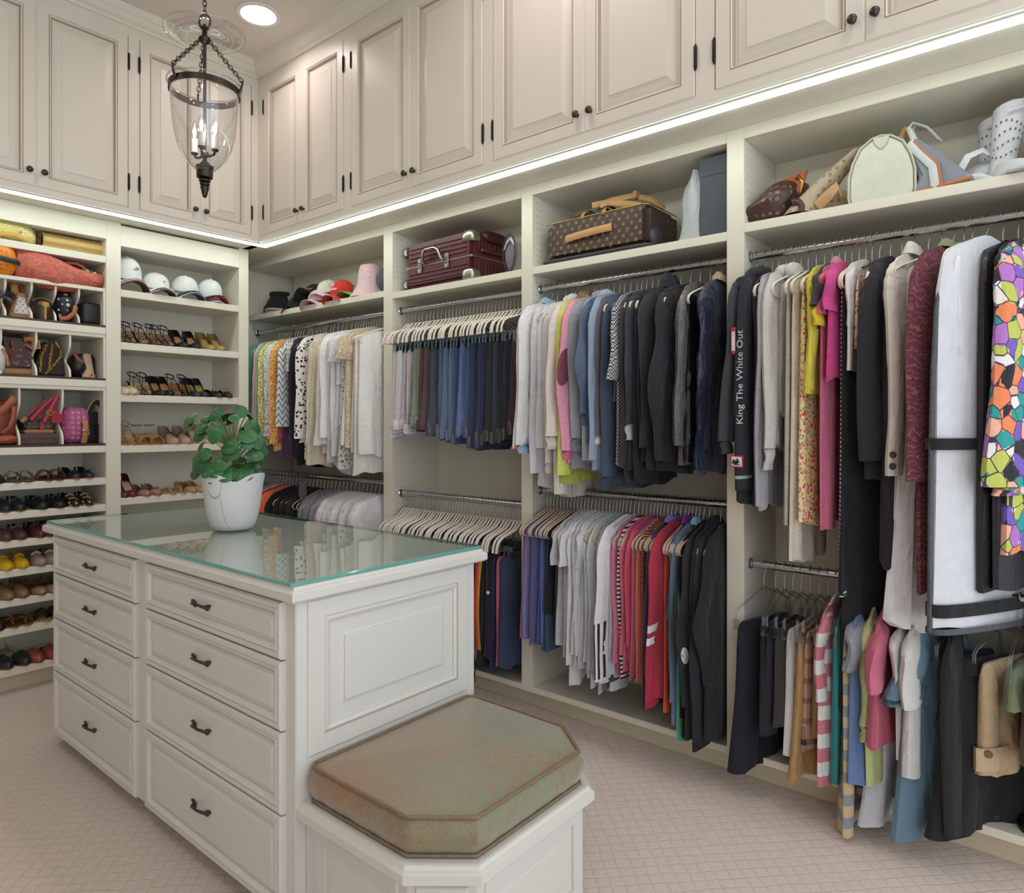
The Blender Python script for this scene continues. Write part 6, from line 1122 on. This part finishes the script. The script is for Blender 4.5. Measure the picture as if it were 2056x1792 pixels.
# ------------------------------------------------------------------ shoes
SX = np.array([0, .04, .12, .3, .5, .66, .78, .88, .95, 1.0])
def shoe_parts(kind, c, cin, sole, extra=None, point=False, Ls=.235):
    """returns list of (part name, mesh); toe along +x, origin under the middle of the shoe"""
    key = ('shoe', kind, c, cin, sole, extra, point)
    if key in MATS: return MATS[key]
    hh = {'pump': .075, 'heel': .085, 'sandal': .08, 'wedge': .06, 'clog': .055}.get(kind, .012); WD = np.array([.004, .02, .029, .026, .031, .038, .037, .029 if not point else .024, .017 if not point else .011, .001])
    s = np.linspace(0, 1, 21); w = np.interp(s, SX, WD); sm_ = lambda q: q * q * (3 - 2 * q); h = hh * sm_(np.clip((.68 - s) / .46, 0, 1)) + .006; x = (s - .5) * (Ls - hh * .35)
    up = c if not isinstance(c, str) else leather(c, .4); ins_ = leather(cin, .5); so = leather(sole, .5); parts = []
    b = B(); top = [(x[i], w[i], h[i]) for i in range(21)]; top2 = [(x[i], -w[i], h[i]) for i in range(21)]
    b.grid(np.array([top, [(p[0], 0, p[2] - .002) for p in top], top2])); parts.append(('insole', b.mesh('insole', ins_, 60)))
    b = B(); th = .008 if kind not in ('wedge', 'clog') else None; bot = [(x[i], w[i] * .96, (h[i] - th) if th else .0) for i in range(21)]; bot2 = [(p[0], -p[1], p[2]) for p in bot]
    b.grid(np.array([top, bot, bot2, top2])); parts.append(('sole', b.mesh('sole', so, 45)))
    if kind in ('pump', 'heel', 'sandal'):
        b = B(); r0 = .017 if kind != 'heel' else .014; b.tube([(x[2] - .004, 0, h[2] - .006), (x[2] - .006, 0, h[2] * .5), (x[2] - .002, 0, .001)], [r0, r0 * .55, r0 * .42], 8); parts.append(('heel', b.mesh('heel', up if kind != 'sandal' else so, 60)))
    if kind in ('pump', 'heel', 'flat', 'loafer', 'moc', 'clog', 'mule', 'slip'):
        so_ = {'pump': .70, 'heel': .72, 'flat': .68, 'loafer': .46, 'moc': .46, 'clog': .5, 'mule': .46, 'slip': .42}[kind]; hb = {'pump': .05, 'heel': .055, 'flat': .042, 'loafer': .048, 'moc': .045, 'clog': .055, 'mule': .0, 'slip': .05}[kind]
        for sg in (1, -1):
            rows = []
            for i in range(21):
                q = s[i]; cc = sm_(np.clip((q - so_ + .05) / .10, 0, 1)); Ht = np.interp(q, [0, .45, .7, .85, .95, 1], [.05, .052, .046, .036, .026, .010] if kind not in ('pump', 'heel', 'flat') else [.05, .042, .036, .030, .022, .006]); Hw = hb * np.interp(q, [0, .12, .35, .55, 1], [1, .95, .62, .45, .5])
                row = []
                for k in range(7):
                    p = k / 6; yo = w[i] * (1 - .16 * p + .06 * math.sin(pi * p)); zo = Hw * p; yc = w[i] * math.cos(p * pi / 2) ** .8 if p < 1 else 0; zc = Ht * math.sin(p * pi / 2)
                    row.append((x[i] - (.008 * p if i < 2 else 0), sg * (yo * (1 - cc) + yc * cc), h[i] - .003 + zo * (1 - cc) + zc * cc))
                rows.append(row)
            b = B() if sg == 1 else b; b.grid(np.array(rows))
        parts.append(('upper', b.mesh('upper', up, 80)))
        if kind in ('loafer', 'moc'):
            b = B().tube([(x[11] + .0, -.022, h[11] + .042), (x[11] + .004, 0, h[11] + .055), (x[11], .022, h[11] + .042)], .006, 6, flat=.4); parts.append(('saddle_strap', b.mesh('saddle_strap', leather(extra or '3a2c28', .4), 80)))
        if extra and kind in ('flat', 'pump', 'heel'):
            b = B(); [b.ball((x[15], sg * .010, h[15] + .036), .011, 8, 6, (.6, 1.1, .5)) for sg in (-1, 1)]; parts.append(('bow', b.mesh('bow', leather(extra, .4) if extra != 'gold' else GOLD, 80)))
        if kind == 'clog' and extra:
            b = B().tube([(x[10], 1.08 * w[10] * math.cos(a), h[10] + .05 * math.sin(a)) for a in [pi * k / 12 for k in range(13)]], .011, 6, flat=.2); parts.append(('buckle_strap', b.mesh('buckle_strap', leather(extra, .4), 80)))
    st = []
    def hoop(i, ht, r=.0035, lean=0.0, flat=.6): return [(x[i] + lean * math.sin(a), 1.03 * w[i] * math.cos(a), h[i] + ht * math.sin(a)) for a in [pi * k / 10 for k in range(11)]]
    if kind == 'sandal': st = [hoop(14, .034), hoop(16, .028), hoop(12, .042, lean=.02)]; st.append([(x[2] + .026 * math.cos(a) + .016, .026 * math.sin(a), h[2] + .042 - .016 * math.cos(a)) for a in [2 * pi * k / 14 for k in range(15)]]); st.append([(x[1], 0, h[1]), (x[1] - .002, 0, h[1] + .056)]); st.append([(x[12], .028, h[12] + .02), (x[8], .012, h[8] + .045), (x[4], -.024, h[4] + .034)]); st.append([(x[12], -.028, h[12] + .02), (x[8], -.012, h[8] + .045), (x[4], .024, h[4] + .034)])
    if kind == 'slide': st = [hoop(i, .046) for i in (11, 12, 13, 14)]
    if kind == 'wedge': st = [hoop(i, .044) for i in (11, 12, 13, 14, 15)] + [[(x[2] + .016 * math.cos(a) + .01, .026 * math.sin(a), h[2] + .05) for a in [2 * pi * k / 14 for k in range(15)]]]
    if kind == 'thong': st = [[(x[16], 0, h[16]), (x[14], .006, h[14] + .03), (x[10], .026, h[10] + .01)], [(x[16], 0, h[16]), (x[14], -.006, h[14] + .03), (x[10], -.026, h[10] + .01)]]
    for p in st:
        b = B().tube(p, .0036 if kind in ('sandal',) else .009, 6, flat=.45, up=(1, 0, .2)); parts.append(('strap', b.mesh('strap', up, 80)))
    MATS[key] = parts; return parts
def shoe(kind, c, cin, sole, u, v, z, label, xd=-.105, yaw=0.0, extra=None, point=False, group=None, along=None, side='L'):
    ps = shoe_parts(kind, c, cin, sole, extra, point); nm = {'pump': 'pump_shoe', 'heel': 'heeled_shoe', 'sandal': 'strappy_sandal', 'flat': 'ballet_flat', 'loafer': 'loafer', 'moc': 'moccasin', 'wedge': 'wedge_sandal', 'clog': 'clog', 'slide': 'slide_sandal', 'thong': 'thong_sandal', 'mule': 'mule', 'slip': 'slip_on_shoe'}[kind]
    t = put(side, nm, label, 'shoe', along if along is not None else yL(u, v, -.03), z + .001, xd, yaw, group)
    for n_, me in ps: place(n_, me, t)
    return t
def pair(kind, c, cin, sole, u0, u1, v, z, desc, shelf, **k):
    for u, w_ in ((u0, 'first'), (u1, 'second')):
        if u > -14: shoe(kind, c, cin, sole, u, v, z, f'{desc}, {w_} of its pair, {shelf}', group=desc + ' pair on ' + shelf, yaw=k.get('yaw', 0) + (.04 if w_ == 'first' else -.04), **{a: b_ for a, b_ in k.items() if a != 'yaw'})
R1_, R2_, R3_, R4_ = 'shelf under the white caps', 'second shelf under the caps', 'third shelf under the caps', 'shelf level with the pot'
z = L2S[1]
pair('sandal', '201c1c', 'b08a68', '2a2220', 254, 270, 690, z, 'black strappy stiletto sandal', R1_); pair('sandal', '2a2222', 'b8906c', '2a2220', 296, 318, 690, z, 'black cage sandal', R1_); pair('sandal', '1c1a1c', 'a88468', '241e1c', 330, 346, 690, z, 'black ankle strap sandal', R1_)
pair('pump', '1e1a1a', 'c49468', '2a2220', 370, 396, 690, z, 'black pump with tan lining', R1_, point=True); pair('pump', 'a8904a', 'c8a070', '8a7440', 424, 446, 692, z, 'olive gold pump', R1_)
z = L2S[2]
pair('slip', 'd8c8a8', 'c8a880', 'b89468', 250, 268, 793, z, 'cream round toe shoe', R2_); pair('sandal', '26221e', 'c8b48a', '2a2420', 286, 304, 793, z, 'black and cream lattice sandal', R2_); pair('pump', '1c1a1c', 'b88c68', '221e1e', 324, 342, 793, z, 'black pointed pump', R2_, point=True); pair('sandal', '1a181a', 'b07a50', '1e1a1a', 362, 384, 793, z, 'black open cage sandal', R2_)
pair('pump', '26283a', 'b8a050', '2a2420', 395, 412, 793, z, 'navy pump with gold lining', R2_); pair('flat', '161618', '2a2426', '6a4030', 436, 458, 795, z, 'black pump with gold chain', R2_, extra='gold')
z = L2S[3]
pair('sandal', 'c09a6c', 'd0b088', 'b8925e', 250, 268, 893, z, 'tan strappy sandal', R3_); pair('wedge', 'c49a62', 'c8a474', 'c08a54', 296, 320, 893, z, 'tan leather wedge', R3_); pair('clog', 'b09684', 'c0a48c', 'b08a60', 350, 376, 893, z, 'taupe clog with brown strap', R3_, extra='8a5236'); pair('pump', 'c4a888', 'd0b494', 'b89a78', 402, 420, 893, z, 'beige pump', R3_); pair('slide', 'c8a884', 'd4b898', 'c0a080', 440, 460, 893, z, 'sand coloured slide', R3_)
z = L2S[4]
pair('pump', '5e2230', 'd0b08c', '4a1c26', 248, 266, 1000, z, 'burgundy pump with cream lining', R4_); pair('flat', 'a0786a', '5a1e2a', '8a6050', 291, 315, 1000, z, 'rose brown ballet flat with wine lining', R4_, extra='8a5a50'); pair('thong', 'c8a88c', 'c8a486', 'b89474', 343, 366, 1000, z, 'beige flower sandal', R4_); pair('flat', 'b08c68', 'a07c5c', '9a7850', 384, 402, 1000, z, 'gold brown flat', R4_); pair('slide', 'a86a48', 'c89a78', 'a87850', 430, 450, 1000, z, 'brown slide', R4_)
S1, S2, S3, S4, S5, S6, S7 = 'shelf below the bag cubbies', 'second shelf below the cubbies', 'third shelf below the cubbies', 'fourth shelf below the cubbies', 'fifth shelf below the cubbies', 'sixth shelf below the cubbies', 'lowest shelf beside the island'
LS = L1S
z = 1.094; pair('slide', leather('e0d8cc', .5, 'leopard', '2a2624', 2.0, '8a8078'), '8a7a68', '4a4238', 30, 56, 955, z, 'zebra print slide sandal', S1); pair('slide', '8a5636', '3a2820', '5a3c28', 94, 118, 955, z, 'brown leather slide', S1); pair('flat', '1e2026', 'b88460', 'c08a5c', 149, 178, 955, z, 'black ballet flat with bow', S1, extra='1e2026'); shoe('slip', '1c1a18', '3a3028', '2a2420', -6, 955, z, 'black slip-on shoe at the edge of the shelf below the bag cubbies')
z = .944; pair('loafer', '22262e', '3a2820', '8a5c3c', 8, 40, 1015, z, 'navy leather loafer', S2, extra='22262e'); pair('moc', '202226', '2a2624', '26262a', 82, 120, 1015, z, 'black suede moccasin', S2, extra='26282c'); pair('loafer', leather('1c1814', .3, 'dots', 'c89a6a', .9), '3a2c20', '7a5030', 148, 178, 1015, z, 'black loafer with gold embroidery', S2, extra='b08c5c')
z = .796; pair('moc', '5a3a34', '3a2620', '6a4434', 10, 42, 1075, z, 'brown boat shoe', S3, extra='6a5a50'); pair('loafer', '5a2a30', '4a2028', '6a3a30', 78, 100, 1075, z, 'burgundy loafer', S3, extra='4a2228'); pair('slip', '6a4a34', '4a3428', '4a3830', 124, 144, 1075, z, 'brown slip-on', S3); pair('slip', '4a3a2c', '3a2c24', '3a302a', 166, 188, 1075, z, 'dark brown slip-on', S3)
z = .645; pair('moc', 'd8ae1e', 'b8902a', 'b08c2a', 12, 46, 1130, z, 'yellow driving moccasin', S4, extra='d0a41c'); pair('moc', 'a08c86', '8a7470', '7a6a66', 80, 108, 1130, z, 'grey suede moccasin with white strap', S4, extra='cfc8c4'); pair('moc', '6a5a52', '5a4a44', '4a4040', 140, 166, 1130, z, 'taupe moccasin', S4)
z = .492; pair('slip', '8f6c50', '4a342a', '5a5048', 14, 46, 1190, z, 'brown suede slip-on', S5); pair('flat', '9c8068', '8a6c54', '4a3c34', 80, 108, 1190, z, 'taupe suede flat', S5); pair('slip', '5a4638', '3a2c26', '3a302a', 140, 166, 1190, z, 'dark suede slip-on', S5)
z = .343; pair('thong', '9c6a34', '6a4a28', 'a87844', 26, 54, 1250, z, 'brown leather thong sandal', S6); pair('slide', '2a2824', 'b09468', 'b8a078', 90, 116, 1250, z, 'black tangled strap sandal', S6); shoe('slip', '2a2426', '1c1a1a', '2a2624', -4, 1250, z, 'dark shoe at the edge of the sixth shelf below the cubbies')
z = .136; pair('mule', leather('24262a', .35, 'weave', '34363c', .8, '101012'), '2a2624', '8a6038', 12, 50, 1330, z, 'black woven mule', S7); pair('mule', leather('9a4a34', .4, 'weave', 'b0604a', .8, '5a2418'), '6a3a2c', '6a3424', 74, 108, 1328, z, 'rust woven mule', S7); pair('flat', 'c8b48c', 'd0bc96', 'b8a078', 10, 34, 1305, z, 'straw coloured flat standing behind the black mules', 'lowest shelf', xd=-.27)
# black heels on the floor shelf of the dress bay
for i, (u, lab) in enumerate(((2000, 'black patent heel on the lowest shelf under the khaki trousers'), (2040, 'black patent heel with silver buckle on the lowest shelf'))):
    ps = shoe_parts('heel', '141416', '1c1a1c', '18181a', None, True); t = put('R', 'heeled_shoe', lab, 'shoe', xR(u, 1640, .05) + .05 * i, .129, -.13, -.3, 'black heels')
    for n_, me in ps: place(n_, me, t)
    if i: B().tube([(.03, -.03, .05), (.035, 0, .062), (.03, .03, .05)], .004, 6).o('buckle', CHROME, t, 80)
# ------------------------------------------------------------------ trims, prints and lettering on single garments
F45 = math.radians(315)
g = gfind('3u', 'elbow patch'); sleeve_patch(g, .43, F45, .13, .85, C('8a4a5e'), 'elbow_patch')
g = gfind('3l', 'two white bands'); sleeve_trim(g, .50, .545, C('f0eef0')); sleeve_trim(g, .575, .62, C('f0eef0')); sleeve_trim(g, .96, 1.0, C('a82a40'), 'cuff')
g = gfind('3l', 'white patch'); sleeve_patch(g, .68, math.radians(330), .055, .4, C('e8e8ea'), 'white_patch')
w8 = gfind('3l', 'three black stripes')
for k in range(3): sleeve_trim(w8, .60, .985, C('26242a'), 'black_stripe', math.radians(268 + 32 * k), math.radians(282 + 32 * k), 4, 8)
g = gfind('4u', 'vertical lettering'); L_ = g['Ls']
rr_ = [g['at'](q, math.radians(292), 1.0) for q in (.25, .62)]
text_mesh('lettering', 'King The White Out', .031, C('cfd4da'), g['front'], frame_mat((rr_[0][0] + .004, min(r_[1] for r_ in rr_) - .004, -L_ * .47), (0, 0, 1), (-1, -.25, 0)), squash=1.3)
pq = g['at'](.86, math.radians(280), 1.06); pt = B().box(-.024, .024, -.022, .022, 0, .0015).o('patch', C('b83038'), g['front']); pt.matrix_local = frame_mat((pq[0], pq[1] - .002, pq[2]), (1, 0, 0), (0, 0, 1))
pi_ = B().box(-.019, .019, -.017, .017, .0016, .0022).o('patch_field', C('eceaea'), pt)
b = B(); [b.add([(x0, -.012 + y0, .0028), (x0 + .016, -.010 + y0, .0028), (x0 + .006, .008 + y0, .0028)], [(0, 1, 2)]) for x0, y0 in ((-.018, .004), (-.004, .006), (-.010, .0))]; b.o('patch_print', C('26242a'), pt, kind='stuff'); text_mesh('patch_lettering', 'StRada', .010, C('26242a'), pt, Matrix.Translation((0, -.011, .003)))
sleeve_trim(g, .93, .945, C('9ab0a4'), 'cuff_stripe')
pq = g['at'](.28, math.radians(275), 1.05); b = B().prism([(-.008, -.045), (0, -.055), (.008, -.045), (.008, .045), (-.008, .045)], 0, .002); o = b.o('sleeve_badge', C('c83a48'), g['front']); o.matrix_local = frame_mat((pq[0] - .012, pq[1] - .002, pq[2]), (1, 0, 0), (0, 0, 1)); B().box(-.006, .006, -.04, .03, .002, .003).o('badge_field', C('e6e2e4'), o)
g = gfind('4u', 'with buttons')
for q in (.90, .955):
    p = g['at'](q, math.radians(300), 1.02); o = B().lathe([(.0001, .005), (.009, .005), (.011, .003), (.011, 0)], 14).o('button', plain('dark_button', '3a3634', .4), g['front'], 45); o.matrix_local = Matrix.Translation(p) @ Vector((.1, -1, 0)).to_track_quat('Z', 'Y').to_matrix().to_4x4()
g = gfind('2l', 'dark plum'); p = (.004, -.150, -.42); o = B().lathe([(.0001, .002), (.009, .002), (.009, 0)], 14).o('emblem', C('d8d4da'), g['obj']); o.matrix_local = Matrix.Translation(p) @ Vector((.5, -1, 0)).to_track_quat('Z', 'Y').to_matrix().to_4x4()
# white garment bag: grey binding, black straps
g = gfind('4u', 'white garment bag'); o = g['obj']; GB = C('55575c', rough=.6); L_ = g['L']; wb_ = .23
pts = [(0, -.05, -.085), (.0, -.12, -.12), (.0, -.175, -.19), (.0, -.205, -.30), (.0, -.222, -.5), (.0, -.232, -.8), (.0, -.236, -L_ + .0)]
B().tube(pts, .009, 6, flat=.8).o('edge_binding', GB, o, 80)
def bandbox(z0, z1, mat, name, k=1.06):
    t_ = .036; rows = [[(math.copysign(abs(math.cos(a)) ** .6, math.cos(a)) * t_ * 1.18 * k, math.sin(a) * (wb_ + .008), z_) for a in [2 * pi * q / 24 for q in range(24)]] for z_ in (z0, z1)]
    return B().grid(np.array(rows), 0, True).o(name, mat, o, 60)
bandbox(-.70, -.735, C('232326'), 'strap'); bandbox(-L_ + .085, -L_ + .045, C('232326'), 'strap'); bandbox(-L_ + .012, -L_ - .006, GB, 'hem_binding')
g = gfind('4l', 'buttoned cuff'); o = g['obj']; b = B(); rows = [[(math.cos(a) * .040, math.sin(a) * .157, z_) for a in [2 * pi * q / 20 for q in range(20)]] for z_ in (-g['L'] + .085, -g['L'] + .012)]; b.grid(np.array(rows), 0, True).o('cuff', C('d3ba96'), o, 60)
q = B().lathe([(.0001, .005), (.010, .005), (.012, .002), (.012, 0)], 14).o('button', plain('horn_button', '7a6248', .4), o, 45); q.matrix_local = Matrix.Translation((.024, -.135, -g['L'] + .07)) @ Vector((.6, -1, 0)).to_track_quat('Z', 'Y').to_matrix().to_4x4()
g = gfind('1u', 'black long blouse'); b = B(); P = [[(.0, -.17 - .02, -1.02), (.0, -.14, -1.02)], [(0, -.198, -1.10), (0, -.14, -1.10)], [(0, -.172, -1.17), (0, -.166, -1.17)]]
P = [[(x + .004, y, z_) for x, y, z_ in r_] for r_ in P] + [[(x - .004, y, z_) for x, y, z_ in r_] for r_ in reversed(P)]; b.grid(np.array(P)).o('sash', C('5a5a60', 'zigzag', '77777c', sc=2), g['obj'])
